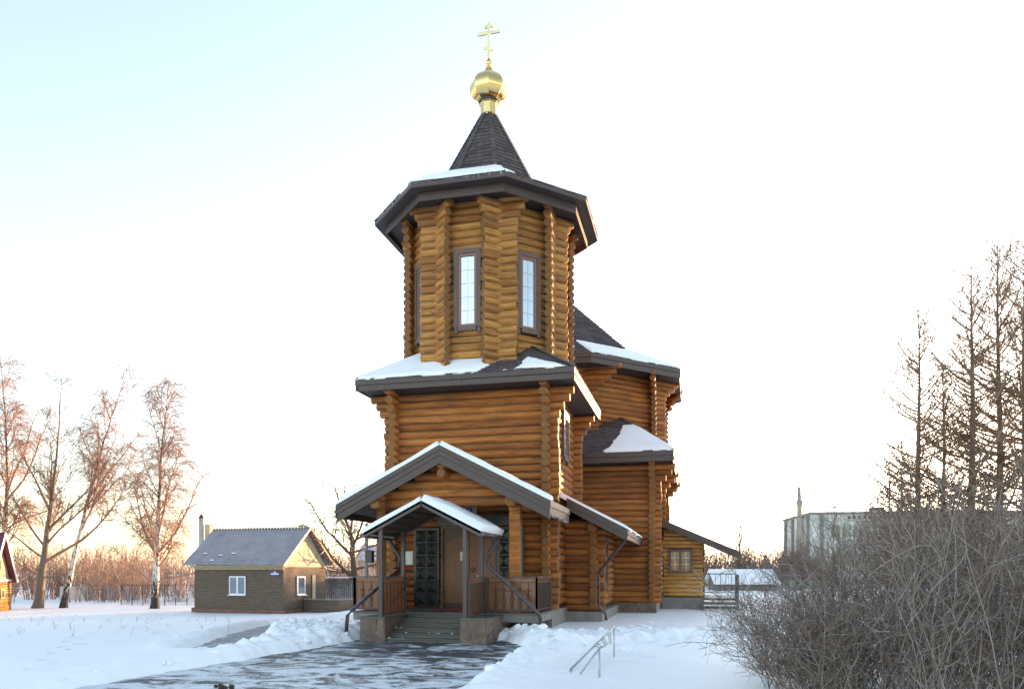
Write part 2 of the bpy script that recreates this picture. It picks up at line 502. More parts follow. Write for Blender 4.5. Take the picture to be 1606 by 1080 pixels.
def build_ground():
    la = axis(-12, 7.5, 0.07, -1500, 1500); de = axis(8.5, 25, 0.07, -60, 2600)
    LA, DE = np.meshgrid(la, de)
    B = -1.0 * np_sstep(18, 43, DE) * np_sstep(4, 12, -LA)
    B = B - 0.6 * np_sstep(70, 160, DE) * np_sstep(0, 30, -LA)
    n1 = np.zeros(LA.shape); n2 = n1.copy(); n3 = n1.copy(); n4 = n1.copy()
    near = (LA > -45) & (LA < 20) & (DE > 4) & (DE < 75)
    idx = np.argwhere(near)
    for i, j in idx:
        x, y = LA[i, j], DE[i, j]
        n1[i, j] = noise.noise((x*0.16, y*0.16, 0.3))
        n2[i, j] = noise.noise((x*0.9, y*0.9, 5.3))
    fine = (LA > -12.5) & (LA < 8) & (DE > 8) & (DE < 26)
    for i, j in np.argwhere(fine):
        x, y = LA[i, j], DE[i, j]
        n3[i, j] = noise.noise((x*3.1, y*3.1, 2.2)) + 0.5*noise.noise((x*6.5, y*6.5, 8.2))
        n4[i, j] = noise.noise((x*11, y*11, 4.2))
    sd = poly_sd(LA, DE, DRIVE) + 0.16*n2 + 0.10*n3
    s = 0.15 + 0.05*n1 + 0.02*n2
    # ploughed bank beside the drive
    bank = np.exp(-((sd-0.65)/0.45)**2)
    leftb = np_sstep(-3.0, -4.0, LA) * np_sstep(14, 17.5, DE)
    bank = bank * (0.35 + 0.65*np.clip(leftb + np_sstep(-1.0, 0.2, LA), 0, 1))
    s = s + bank * (0.13 + 0.11*n3 + 0.05*n4 + 0.06*n2)
    heap = np.exp(-(((LA+5.3)/1.3)**2 + ((DE-19.6)/2.2)**2))
    s = s + heap * (0.20 + 0.13*n3 + 0.05*n4)
    heap2 = np.exp(-(((LA-1.5)/1.6)**2 + ((DE-18.5)/1.2)**2))
    s = s + heap2 * (0.06 + 0.11*n3 + 0.05*n4)
    s = np.where(sd < 0.35, s*np_sstep(-0.1, 0.35, sd) - 0.07*(1-np_sstep(-0.1, 0.35, sd)), s)
    for line, hw in ((PATH_L, 0.62), (PATH_R, 0.5)):
        q = line_sd(LA, DE, line, hw) + 0.12*n2 + 0.10*n3
        lump = np.exp(-((q-0.4)/0.3)**2) * np_sstep(40, 30, DE)
        s = s + lump*(0.05 + 0.08*n3 + 0.03*n4)
        k = np_sstep(-0.12, 0.22, q)
        s = s*k - 0.05*(1-k)
    # trodden footprints
    rg = random.Random(9)
    trails = [[(2.1, 13.0), (2.6, 15.4)], [(0.9, 11.5), (1.5, 13.4)], [(3.3, 19.2), (4.6, 24.0)], [(-7.4, 12.0), (-10.6, 19.0)], [(-6.9, 16.4), (-11.5, 22.5)], [(2.6, 17.0), (3.4, 22.0)]]
    for tr in trails:
        (ax, ay), (bx, by) = tr; Ln = math.dist(tr[0], tr[1]); nst = int(Ln/0.62)
        ux, uy = (bx-ax)/Ln, (by-ay)/Ln
        for k in range(nst):
            side = 0.13 if k % 2 else -0.13
            px = ax+ux*0.62*k+uy*side+rg.gauss(0, 0.05); py = ay+uy*0.62*k-ux*side+rg.gauss(0, 0.05)
            j0, j1 = np.searchsorted(la, (px-0.5, px+0.5)); i0, i1 = np.searchsorted(de, (py-0.5, py+0.5))
            if j1-j0 < 3 or i1-i0 < 3: continue
            dx = LA[i0:i1, j0:j1]-px; dy = DE[i0:i1, j0:j1]-py
            al = (dx*ux+dy*uy)/0.19; ac = (-dx*uy+dy*ux)/0.11; rr = np.sqrt(al*al+ac*ac)
            s[i0:i1, j0:j1] += -0.085*np_sstep(1.15, 0.75, rr)+0.02*np.exp(-((rr-1.4)/0.3)**2)
    # swept strip against the side walls of the church
    Z = B + s
    c, si = math.cos(YAW), math.sin(YAW)
    X = c*LA - si*DE; Y = si*LA + c*DE
    V = np.stack([X, Y, Z], -1).reshape(-1, 3)
    ny, nx = LA.shape
    i = np.arange(ny-1)[:, None]*nx + np.arange(nx-1)[None, :]
    F = np.stack([i, i+1, i+nx+1, i+nx], -1).reshape(-1, 4)
    global GH_
    def GH_(l, d):
        i = min(len(de)-2, max(0, int(np.searchsorted(de, d))-1)); j = min(len(la)-2, max(0, int(np.searchsorted(la, l))-1))
        return float(Z[i, j])
    return np_mesh('snow_ground', V, F, M['snow'], kind='structure')
ground = build_ground()
tag(ground, 'wide shaded snow field around the church', kind='structure')

def snow_lumps():
    rg = random.Random(31); mb = MB()
    def ground_h(l, d):
        return GH_(l, d)
    n = 0
    edges = [((-3.9, 17.2), (-6.6, 23), 0.5, 90), ((-6.3, 10.9), (-3.9, 17.3), 0.25, 60), ((-0.7, 11), (0.6, 16.8), 0.3, 80), ((-0.4, 17.9), (3.2, 19.6), 0.55, 110), ((1.6, 15.5), (6.5, 20.0), 0.7, 80), ((-6.0, 16), (-7.0, 24), 0.5, 70)]
    for (a, b, sp, k) in edges:
        for i in range(k):
            t = rg.random(); l = a[0]+(b[0]-a[0])*t+rg.gauss(0, sp); d = a[1]+(b[1]-a[1])*t+rg.gauss(0, sp)
            r = min(0.13, 0.02+rg.expovariate(28)); z = GH_(l, d)
            if z < 0.03: continue
            c = W(l, d, z-r*0.25); n0 = len(mb.v)
            mb.lathe([(r*0.75, -r*0.5), (r, 0), (r*0.8, r*0.5), (r*0.3, r*0.75)], 7, (0, 0), True, rg.random())
            for q_ in range(n0, len(mb.v)):
                v = mb.v[q_]; mb.v[q_] = (c.x+v[0]*rg.uniform(0.7, 1.25), c.y+v[1]*rg.uniform(0.7, 1.25), c.z+v[2]*rg.uniform(0.7, 1.2))
    o = mb.build('snow_lumps', M['snow'], kind='stuff')
    tag(o, 'loose lumps of shovelled snow along the drive and paths', 'snow', kind='stuff')
def strip(name, line, hw, mat, dz, step=0.8):
    mb = MB(); pts = []
    for (a, b) in zip(line[:-1], line[1:]):
        n = max(1, int(math.dist(a, b)/step))
        for i in range(n): pts.append((a[0]+(b[0]-a[0])*i/n, a[1]+(b[1]-a[1])*i/n))
    pts.append(line[-1])
    vs = []
    for i, p in enumerate(pts):
        q = pts[min(i+1, len(pts)-1)]; o = pts[max(i-1, 0)]
        d = Vector((q[0]-o[0], q[1]-o[1])).normalized(); nrm = Vector((-d.y, d.x))
        for sgn in (1, -1):
            l, e = p[0]+nrm.x*hw*sgn, p[1]+nrm.y*hw*sgn
            vs.append(W(l, e, base_z(l, e)+dz))
    mb.add(vs, [(2*i, 2*i+1, 2*i+3, 2*i+2) for i in range(len(pts)-1)])
    return mb.build(name, mat, kind='structure')

def mat_drive():
    t = NT('icy_asphalt')
    tc = t.n('TexCoord'); mp = t.n('Mapping'); t.l(tc.outputs['Object'], mp.inputs[0])
    mp.inputs['Rotation'].default_value = (0, 0, R(-28)); mp.inputs['Scale'].default_value = (0.95, 1.35, 1)
    v = mp.outputs[0]
    a = t.noise(v, 1.25, 10, 0.68, 1.0)
    fine = t.noise(t.coord((1,1,1), False), 38, 5, 0.7)
    sep = t.n('SeparateXYZ'); t.l(tc.outputs['Object'], sep.inputs[0])
    # trodden bare close to the steps, packed snow further out
    far = t.ramp(t.math('DIVIDE', sep.outputs['Y'], 18.0), [(0.45, 0.70), (0.66, 0.45), (0.80, 0.16), (0.93, 0.0)])
    a2 = t.ramp(a, [(0.34, 0.0), (0.66, 1.0)])
    k = t.math('ADD', a2, t.math('MULTIPLY', far, 0.62))
    k = t.math('ADD', k, t.math('MULTIPLY', t.math('SUBTRACT', fine, 0.5), 1.3))
    k = t.ramp(k, [(0.60, 0.0), (0.86, 1.0)])
    asp = t.mix(fine, (0.022, 0.023, 0.026), (0.058, 0.058, 0.06))
    ice = t.mix(t.noise(v, 4, 5), (0.46, 0.49, 0.52), (0.74, 0.785, 0.83))
    c = t.mix(k, asp, ice)
    t.col(c); t.rough(t.ramp(k, [(0.0, 0.6), (0.45, 0.45), (1.0, 0.65)]))
    t.bump(t.math('ADD', k, t.math('MULTIPLY', fine, 0.5)), 0.45, 0.02)
    return t.m
mb = MB()
mb.add([W(l, d, 0.012) for l, d in [(-10.2, 1.5), (-6.9, 10.8), (-5.6, 14.5), (-4.6, 17.4), (-4.0, 19.6), (0.2, 19.0), (1.15, 16.8), (0.55, 14.0), (-0.1, 10.8), (-1.7, 1.5)]], [tuple(range(10))])
drv = mb.build('driveway', mat_drive(), kind='structure')
tag(drv, 'icy dark asphalt drive leading to the church steps')
def mat_paver():
    t = NT('grey_pavers')
    v = t.coord((1,1,1), False)
    br = t.n('TexBrick'); t.l(v, br.inputs['Vector'])
    br.inputs['Scale'].default_value = 5; br.inputs['Mortar Size'].default_value = 0.012
    br.inputs['Color1'].default_value = (0.20, 0.20, 0.195, 1); br.inputs['Color2'].default_value = (0.27, 0.265, 0.255, 1)
    br.inputs['Mortar'].default_value = (0.42, 0.44, 0.46, 1)
    n = t.noise(v, 2.2, 7, 0.7)
    t.col(t.mix(t.ramp(n, [(0.52, 0.0), (0.66, 1.0)]), br.outputs['Color'], (0.72, 0.77, 0.82)))
    t.rough(0.8); t.bump(br.outputs['Fac'], 0.3, -0.01)
    return t.m
pv = mat_paver()
tag(strip('paved_path', PATH_L, 0.85, pv, 0.012), 'grey paved path half covered with snow leading to the brick house')
tag(strip('paved_path', PATH_R, 0.7, pv, 0.012), 'grey paved path through the snow to the side porch')

snow_lumps()
# ------------------------------------------------------------------ the church
CX, TY = -6.23, 22.85           # axis of the bell tower
NY = 35.0                       # centre of the nave
church = thing('log_church', (CX, TY, 0), 'tall orange log church with octagonal bell tower, snowy brown roofs and golden onion dome', 'church')
SP = 0.215                      # height of one log course
LR = 0.115

def log_mesh(L, r, seed, k=12):
    rg = random.Random(seed)
    n = max(2, int(L/1.3)+1)
    mb = MB(); path = []; rad = []
    ph = rg.uniform(0, 6)
    r0 = r*rg.uniform(0.95, 1.06); r1 = r*rg.uniform(0.95, 1.06)
    # slightly chamfered ends
    xs = [0.0, 0.018] + [L*i/n for i in range(1, n)] + [L-0.018, L]
    for x in xs:
        path.append((x, 0.006*math.sin(ph+x*1.1), 0.006*math.cos(ph*2+x*0.8)))
        u = x/L
        q = r0+(r1-r0)*u + rg.uniform(-0.002, 0.002)
        if x == 0.0 or x == L: q -= 0.012
        rad.append(q)
    mb.tube(path, rad, k)
    return mb

def put_log(parent, p, ang, L, r=LR, mat=None, name='log', seed=None):
    mb = log_mesh(L, r, seed if seed is not None else rnd.random())
    return mb.build(name, mat or M['log'], parent, rotz(p, ang))

def wall(parent, p0, p1, z0, z1, ovl=0.34, ovr=0.34, openings=(), half=False, corbel=(0.50, 0.34, 0.17), single=True,
         corb_l=True, corb_r=True, clip=None, core_top=None, core_pad=0.0, sp=SP, lr=LR, mat=None):
    """a log wall: core board plus stacked logs that run past its corners; left to right seen from outside"""
    p0 = Vector((p0[0], p0[1])); p1 = Vector((p1[0], p1[1]))
    d = p1-p0; Lw = d.length; ang = math.atan2(d.y, d.x); u = d/Lw
    mw = rotz((p0.x, p0.y, 0), ang)
    core = MB()
    zs = sorted({z0, z1, *[z for o in openings for z in (o[2], o[3]) if z0 < z < z1]})
    for za, zb in zip(zs[:-1], zs[1:]):
        zm = (za+zb)/2
        cuts = sorted([(o[0], o[1]) for o in openings if o[2] <= zm <= o[3]])
        x = -core_pad
        for a, b in cuts:
            if a > x: core.box(x, a, -0.05, 0.05, za, zb)
            x = max(x, b)
        if x < Lw+core_pad: core.box(x, Lw+core_pad, -0.05, 0.05, za, zb)
    if core_top:
        core = MB(); core.prism([(x, -0.05, z) for x, z in core_top], (0, 0.1, 0))
    co = core.build('log_wall', M['core'], parent, mw)
    n = int((z1-z0)/sp + 0.5)
    joined = MB()
    off = sp/2 if not half else sp
    for i in range(n):
        z = z0+off+i*sp
        if z > z1+0.02: break
        top = n-1-i
        ex = corbel[top] if top < len(corbel) else 0.0
        a = -(ovl+(ex if corb_l else 0)); b = Lw+ovr+(ex if corb_r else 0)
        if ovl == 0: a = 0.0
        if ovr == 0: b = Lw
        a += rnd.uniform(-0.03, 0.03); b += rnd.uniform(-0.03, 0.03)
        if clip:
            a, b = clip(z, a, b)
            if b-a < 0.1: continue
        segs = []; x = a
        for oa, ob in sorted([(o[0], o[1]) for o in openings if o[2]-0.04 < z < o[3]+0.04]):
            if oa > x: segs.append((x, oa))
            x = ob
        if b > x: segs.append((x, b))
        for (sa, sb) in segs:
            if sb-sa < 0.06: continue
            if single:
                put_log(co, (p0.x+u.x*sa, p0.y+u.y*sa, z), ang, sb-sa, lr, mat)
            else:
                lm = log_mesh(sb-sa, lr, rnd.random(), 10)
                b0 = len(joined.v)
                joined.v.extend([(v[0]+sa, v[1], v[2]+z) for v in lm.v])
                joined.f.extend([[q+b0 for q in f] for f in lm.f]); joined.sm.extend(lm.sm)
    if not single and joined.v:
        joined.build('log_stack', mat or M['log'], co, mw, kind='stuff')
    return co

def window(parent, p0, ang, s, z0, z1, w, cols=2, rows=5, glass='glass', mun='muntin', off=0.0, trim='trim', sash='sash', tw=0.13):
    """casement set in a wall plane; s = distance of its middle from p0 along the wall"""
    mw = rotz((p0[0], p0[1], 0), ang)
    a, b = s-w/2, s+w/2
    y0, y1 = -0.185-off, -0.05-off
    f = MB()
    f.box(a-tw, a, y0, y1, z0-0.02, z1+tw); f.box(b, b+tw, y0, y1, z0-0.02, z1+tw)
    f.box(a, b, y0, y1, z1, z1+tw); f.box(a, b, y0-0.015, y1, z0-tw, z0)
    f.box(a-tw*0.9, a-0.02, y0+0.02, y1, z0-tw-0.06, z0-0.02); f.box(b+0.02, b+tw*0.9, y0+0.02, y1, z0-tw-0.06, z0-0.02)
    fo = f.build('window', M[trim], parent, mw)
    q = MB(); t = 0.07
    q.box(a, a+t, y0+0.03, y1, z0, z1); q.box(b-t, b, y0+0.03, y1, z0, z1)
    q.box(a+t, b-t, y0+0.03, y1, z0, z0+t); q.box(a+t, b-t, y0+0.03, y1, z1-t, z1)
    q.build('sash', M[sash], fo, mw)
    g = MB(); g.box(a+t, b-t, y0+0.075, y0+0.085, z0+t, z1-t)
    g.build('pane', M[glass], fo, mw)
    if mun:
        m = MB(); iw = w-2*t; ih = z1-z0-2*t
        for i in range(1, cols):
            x = a+t+iw*i/cols; m.box(x-0.008, x+0.008, y0+0.062, y0+0.073, z0+t, z1-t)
        for i in range(1, rows):
            z = z0+t+ih*i/rows; m.box(a+t, b-t, y0+0.060, y0+0.072, z-0.006, z+0.006)
        m.build('muntin', M[mun], fo, mw)
    return fo

def shingles(mb, A, B, C, D, ch=0.17, tw=0.28, t=0.014, seed=1, v0=0.0, v1=1.0):
    """courses of shingle tabs on the quad A-B (eave) to D-C (top)"""
    rg = random.Random(seed)
    A, B, C, D = map(Vector, (A, B, C, D))
    n = (B-A).cross(D-A).normalized()
    if n.z < 0: n = -n
    H = ((A+B)/2-(C+D)/2).length
    rows = max(1, int(H*(v1-v0)/ch))
    for i in range(rows):
        va = v0+(v1-v0)*i/rows; vb = min(1.0, v0+(v1-v0)*(i+1.22)/rows)
        a, b = A.lerp(D, va), B.lerp(C, va); a2, b2 = A.lerp(D, vb), B.lerp(C, vb)
        wl = (b-a).length
        if wl < 0.03: continue
        k = max(1, int(wl/tw)); us = [0.0]
        st = rg.random()
        for j in range(k): us.append(min(1.0, max(us[-1]+0.01, (j+st+rg.uniform(-0.2, 0.2))/k)))
        us.append(1.0)
        g = 0.006/wl
        for u0, u1 in zip(us[:-1], us[1:]):
            if u1-u0 < 0.02: continue
            dv = rg.uniform(-0.02, 0.02)
            lo0, lo1 = a.lerp(b, u0+g), a.lerp(b, u1-g)
            hi0, hi1 = a2.lerp(b2, u0+g), a2.lerp(b2, u1-g)
            dn = (a-a2).normalized()*dv
            tt = t*rg.uniform(0.8, 1.5)
            P = [lo0+dn+n*0.004, lo1+dn+n*0.004, lo1+dn+n*(tt+0.012), lo0+dn+n*(tt+0.012), hi1+n*0.003, hi0+n*0.003]
            mb.add(P, [(0, 1, 2, 3), (3, 2, 4, 5), (0, 3, 5), (1, 4, 2)])

def snow_patch(parent, A, B, C, D, T, mask, nx=70, ny=30, seed=0, lift=0.03, name='roof_snow'):
    """snow lying on the quad A-B-C-D; mask(u, v) > 0 where it lies"""
    A, B, C, D = map(Vector, (A, B, C, D))
    n = (B-A).cross(D-A).normalized()
    if n.z < 0: n = -n
    V = []
    for j in range(ny+1):
        v = j/ny
        for i in range(nx+1):
            u = i/nx
            p = A.lerp(B, u).lerp(D.lerp(C, u), v)
            m = mask(u, v) + 0.10*fbm(p.x, p.y, p.z+seed, 2.3, 4)
            th = lift + T*math.sqrt(min(1.0, m*4))*(1+0.35*fbm(p.x, p.y, seed, 1.3, 3)) if m > 0 else -0.05
            if m > 0 and m < 0.04: th *= m/0.04
            V.append(p+n*th)
    F = [[j*(nx+1)+i, j*(nx+1)+i+1, (j+1)*(nx+1)+i+1, (j+1)*(nx+1)+i] for j in range(ny) for i in range(nx)]
    mb = MB(); mb.add(V, F, True)
    # edge of the blanket down to the roof
    w = nx+1
    rim = [i for i in range(w)]+[j*w+nx for j in range(1, ny+1)]+[ny*w+i for i in range(nx-1, -1, -1)]+[j*w for j in range(ny-1, 0, -1)]
    b0 = len(mb.v)
    for r_ in rim:
        i, j = r_ % w, r_//w
        p = A.lerp(B, i/nx).lerp(D.lerp(C, i/nx), j/ny)
        mb.v.append(tuple(p-n*0.06))
    m = len(rim)
    for k in range(m):
        mb.f.append([rim[k], b0+k, b0+(k+1) % m, rim[(k+1) % m]]); mb.sm.append(True)
    return mb.build(name, M['snow'], parent, kind='stuff')

def octo(cx, cy, ap, z):
    """eight corners, counter-clockwise, first edge is the front face left to right"""
    h = ap*math.tan(math.pi/8)
    P = [(cx-h, cy-ap), (cx+h, cy-ap), (cx+ap, cy-h), (cx+ap, cy+h), (cx+h, cy+ap), (cx-h, cy+ap), (cx-ap, cy+h), (cx-ap, cy-h)]
    return [Vector((x, y, z)) for x, y in P]

def eave_board(mb, a, b, zt, zb, th=0.035, inset=0.0):
    """upright board between plan points a and b (outside on its right-hand side)"""
    a = Vector((a[0], a[1])); b = Vector((b[0], b[1])); d = (b-a).normalized(); n = Vector((d.y, -d.x))
    o0 = -n*inset; o1 = -n*(inset+th)
    P = [a+o0, b+o0, b+o1, a+o1]
    mb.hexa([(p.x, p.y, zb) for p in P]+[(p.x, p.y, zt) for p in P])

def fascia(a, b, zt, zb, inset=0.0, maxlen=2.6):
    """eave trim laid in board lengths with open joints"""
    a = Vector((a[0], a[1])); b = Vector((b[0], b[1])); n = max(1, int((b-a).length/maxlen+0.5))
    L = (b-a).length; cuts = [0.0]+[L*(i+rnd.uniform(-0.12, 0.12))/n for i in range(1, n)]+[L]
    for i in range(n):
        s0 = cuts[i]+(0.004 if i else 0); s1 = cuts[i+1]-(0.004 if i < n-1 else 0)
        f = MB(); eave_board(f, a+(b-a)*(s0/L), a+(b-a)*(s1/L), zt+rnd.uniform(-0.003, 0.003), zb+rnd.uniform(-0.004, 0.004), inset=inset+rnd.uniform(-0.002, 0.002))
        f.build('fascia_board', M['fascia'], church)

# ---- foundations
fd = MB()
fd.box(CX-2.42, CX+2.42, 20.62, 25.3, -0.6, 0.60)
fd.build('foundation', M['concrete'], church)
fd = MB(); fd.box(-4.0, -2.72, 23.1, 28.5, -0.6, 0.46); fd.build('foundation', M['concrete'], church)
fd = MB(); fd.box(-4.6, -1.34, 28.42, 38.0, -0.6, 0.52); wing_fd = fd.build('foundation', M['mortar'], church)
fd = MB(); fd.prism(octo(CX, NY, 4.7, -0.6), (0, 0, 1.1)); fd.build('foundation', M['concrete'], church)

# ---- lower body (narthex)
XL, XR, YF, YB = CX-2.25, CX+2.25, 20.8, 24.95
door_o = (2.25-0.83, 2.25+0.83, 0.6, 2.98)
wall(church, (XL, YF), (XR, YF), 0.60, 6.9, openings=[door_o], corbel=(0.42, 0.28, 0.14))
win_side = (1.9, 2.6, 5.2, 6.45)
wall(church, (XR, YF), (XR, YB), 0.60, 6.9, openings=[win_side], half=True, corbel=(0.42, 0.28, 0.14))
wall(church, (XR, YB), (XL, YB), 0.60, 6.9, single=False, corbel=(0.40, 0.27, 0.14), ovl=0.38)
wall(church, (XL, YB), (XL, YF), 0.60, 6.9, single=False, half=True, corbel=(0.42, 0.28, 0.14))
window(church, (XR, YF), R(90), 2.25, 5.2, 6.45, 0.7, cols=2, rows=4, glass='glass')

# ---- roof over the lower body
e0x, e1x, e0y, e1y, ez = CX-3.15, CX+3.15, 19.92, 25.72, 7.12
SL = 0.70
up = 1.75
deck = MB(); sh = MB()
cor = [Vector((e0x, e0y, ez)), Vector((e1x, e0y, ez)), Vector((e1x, e1y, ez)), Vector((e0x, e1y, ez))]
top = [Vector((e0x+up, e0y+up, ez+up*SL)), Vector((e1x-up, e0y+up, ez+up*SL)), Vector((e1x-up, e1y-up, ez+up*SL)), Vector((e0x+up, e1y-up, ez+up*SL))]
for i in range(4):
    j = (i+1) % 4
    deck.add([cor[i], cor[j], top[j], top[i]], [(0, 1, 2, 3)])
    shingles(sh, cor[i], cor[j], top[j], top[i], seed=i+3)
deck.build('skirt_roof', M['deck'], church)
for i in range(2): # hip caps
    for q in range(10):
        a = cor[i].lerp(top[i], q/10); b = cor[i].lerp(top[i], (q+1.15)/10)
        sh.bar(a+Vector((0, 0, 0.03)), b+Vector((0, 0, 0.045)), 0.16, 0.02)
sh.build('shingle_cover', M['shingle'], church, kind='stuff')
for i in range(4):
    j = (i+1) % 4
    fascia(cor[i], cor[j], ez+0.02, ez-0.14, inset=0.0)
    fascia(cor[i], cor[j], ez-0.146, ez-0.30, inset=0.03)
sf = MB()
zi = ez-0.27
sf.add([(e0x+.06, e0y+.06, zi), (e1x-.06, e0y+.06, zi), (e1x-.06, e1y-.06, zi), (e0x+.06, e1y-.06, zi)], [(3, 2, 1, 0)])
sf.build('soffit', M['soffit'], church)
def m_front(u, v):
    b1 = 0.565+0.30*v-u
    b2 = u-(0.735+0.24*v)
    edge = min(v*7+0.06, 1)
    return max(min(b1*3.0, 0.5), min(b2*3.0, 0.5, (0.985-u-0.27*v)*6)) * edge
snow_patch(church, cor[0], cor[1], top[1], top[0], 0.055, m_front, 110, 34, seed=3)
snow_patch(church, cor[3], cor[0], top[0], top[3], 0.055, lambda u, v: 0.4*min(1, v*8), 50, 20, seed=9)

# ---- bell tower
TA = 2.16
to = octo(CX, TY, TA, 0)
TZ0, TZ1 = 7.30, 12.16
hw = 0.42
for i in range(8):
    a, b = to[i], to[(i+1) % 8]
    L = (b-a).length; ang = math.atan2((b-a).y, (b-a).x)
    wz0, wz1 = 8.62, 10.68
    vis = i in (0, 1, 2, 7, 6)
    wall(church, a, b, TZ0, TZ1, ovl=0.53, ovr=0.53, openings=[(L/2-0.27, L/2+0.27, wz0, wz1)], half=(i % 2 == 1),
         corbel=(0.34, 0.2, 0.08), single=vis, mat=M['towerlog'])
    if vis: window(church, (a.x, a.y), ang, L/2, wz0, wz1, 0.54, cols=2, rows=5)

EA = 3.24; EZ = 12.36
eo = octo(CX, TY, EA, EZ); so = octo(CX, TY, 1.42, EZ+(EA-1.42)*0.60); sp0 = octo(CX, TY, 1.47, EZ+(EA-1.42)*0.585); sp1 = octo(CX, TY, 0.215, 15.90)
deck = MB(); sh = MB(); spire = MB(); ssh = MB()
for i in range(8):
    j = (i+1) % 8
    deck.add([eo[i], eo[j], so[j], so[i]], [(0, 1, 2, 3)])
    shingles(sh, eo[i], eo[j], so[j], so[i], seed=20+i)
    spire.add([sp0[i], sp0[j], sp1[j], sp1[i]], [(0, 1, 2, 3)])
    shingles(ssh, sp0[i], sp0[j], sp1[j], sp1[i], ch=0.155, tw=0.24, t=0.012, seed=40+i)
    for q in range(17):
        a = sp0[i].lerp(sp1[i], q/17); b = sp0[i].lerp(sp1[i], min(1, (q+1.25)/17))
        o = Vector((a.x-CX, a.y-TY, 0)).normalized()
        ssh.bar(a+o*0.022, b+o*0.010, 0.15, 0.016, up=(o.x, o.y, 0.4))
deck.build('skirt_roof', M['deck'], church)
sh.build('shingle_cover', M['shingle'], church, kind='stuff')
spo = spire.build('spire', M['deck'], church)
ssh.build('shingle_cover', M['shingle'], spo, kind='stuff')
io = octo(CX, TY, 2.93, 0)
for i in range(8):
    j = (i+1) % 8
    fascia(eo[i], eo[j], EZ+0.015, EZ-0.13, inset=0.0)
    fascia(io[i], io[j], EZ-0.13, EZ-0.37, inset=0.0)
sf = MB()
oo = octo(CX, TY, EA-0.03, EZ-0.125); ii = octo(CX, TY, 2.9, EZ-0.125); i2 = octo(CX, TY, 2.9, EZ-0.22); i3 = octo(CX, TY, 1.8, EZ-0.22)
for i in range(8):
    j = (i+1) % 8
    sf.add([oo[i], oo[j], ii[j], ii[i]], [(3, 2, 1, 0)])
    sf.add([i2[i], i2[j], i3[j], i3[i]], [(3, 2, 1, 0)])
sf.build('soffit', M['soffit'], church)
snow_patch(church, eo[0], eo[1], so[1], so[0], 0.085, lambda u, v: min(0.5, (v-0.05)*0.9, (u+0.12+v*0.5)*1.2), 60, 24, seed=5)
snow_patch(church, eo[7], eo[0], so[0], so[7], 0.04, lambda u, v: min(0.3, (u-0.6)*1.2+v*0.3), 50, 24, seed=6)
snow_patch(church, eo[1], eo[2], so[2], so[1], 0.04, lambda u, v: min(0.3, (0.12-u)*1.5+v*0.25), 50, 24, seed=7)

# neck, onion dome and cross
nk = MB(); nk.lathe([(0.27, 15.82), (0.275, 15.88), (0.262, 15.90), (0.262, 16.24), (0.30, 16.26), (0.30, 16.30)], 8, (CX, TY), False, R(22.5))
nk.build('dome_neck', M['gold'], church)
rim = MB(); rim.lathe([(0.30, 16.27), (0.335, 16.29), (0.335, 16.325), (0.27, 16.34)], 8, (CX, TY), False, R(22.5))
rim.build('dome_rim', M['gunmetal'], church)
prof = [(0.26, 16.33), (0.38, 16.36), (0.49, 16.44), (0.555, 16.55), (0.575, 16.68), (0.55, 16.82), (0.48, 16.95), (0.38, 17.06), (0.27, 17.15), (0.18, 17.22), (0.12, 17.29), (0.085, 17.36)]
prof = [(0.27, 16.33), (0.36, 16.36), (0.46, 16.42), (0.545, 16.52), (0.595, 16.64), (0.60, 16.74), (0.57, 16.85), (0.51, 16.95), (0.42, 17.05), (0.31, 17.14), (0.215, 17.21), (0.15, 17.27), (0.105, 17.33), (0.085, 17.40)]
for k in range(8):
    mb = MB(); V = []
    a0, a1 = R(-76+45*k), R(-76+45*(k+1))
    for (r, z) in prof:      # flat sheet gores that meet in standing seams
        for a in (a0, a1): V.append((CX+r*math.cos(a), TY+r*math.sin(a), z))
    mb.add(V, [(2*i, 2*i+1, 2*i+3, 2*i+2) for i in range(len(prof)-1)], True)
    go = mb.build('dome_gore', M['gold'], church)
    sm_ = MB(); sm_.tube([(CX+(r+0.002)*math.cos(a0), TY+(r+0.002)*math.sin(a0), z) for r, z in prof], 0.006, 5)
    sm_.build('seam', M['gold'], go)
fin = MB(); fin.lathe([(0.085, 17.38), (0.10, 17.41), (0.07, 17.43), (0.06, 17.46), (0.10, 17.49), (0.115, 17.54), (0.10, 17.59), (0.055, 17.63), (0.04, 17.68)], 12, (CX, TY))
fin.build('finial', M['gold'], church)
cr = MB()
cz = 17.64
cr.box(CX-0.046, CX+0.046, TY-0.026, TY+0.026, cz, 18.82)
for (z, hwid, tilt) in ((18.70, 0.135, 0), (18.50, 0.365, 0), (17.98, 0.16, -0.42)):
    for sgn in (-1, 1):
        a = Vector((CX+sgn*0.0465, TY, z+sgn*0.0465*tilt)); b = Vector((CX+sgn*hwid, TY, z+sgn*hwid*tilt))
        cr.bar(a, b, 0.044, 0.10 if hwid > 0.3 else 0.085)
cr.build('cross', M['goldcross'], church)

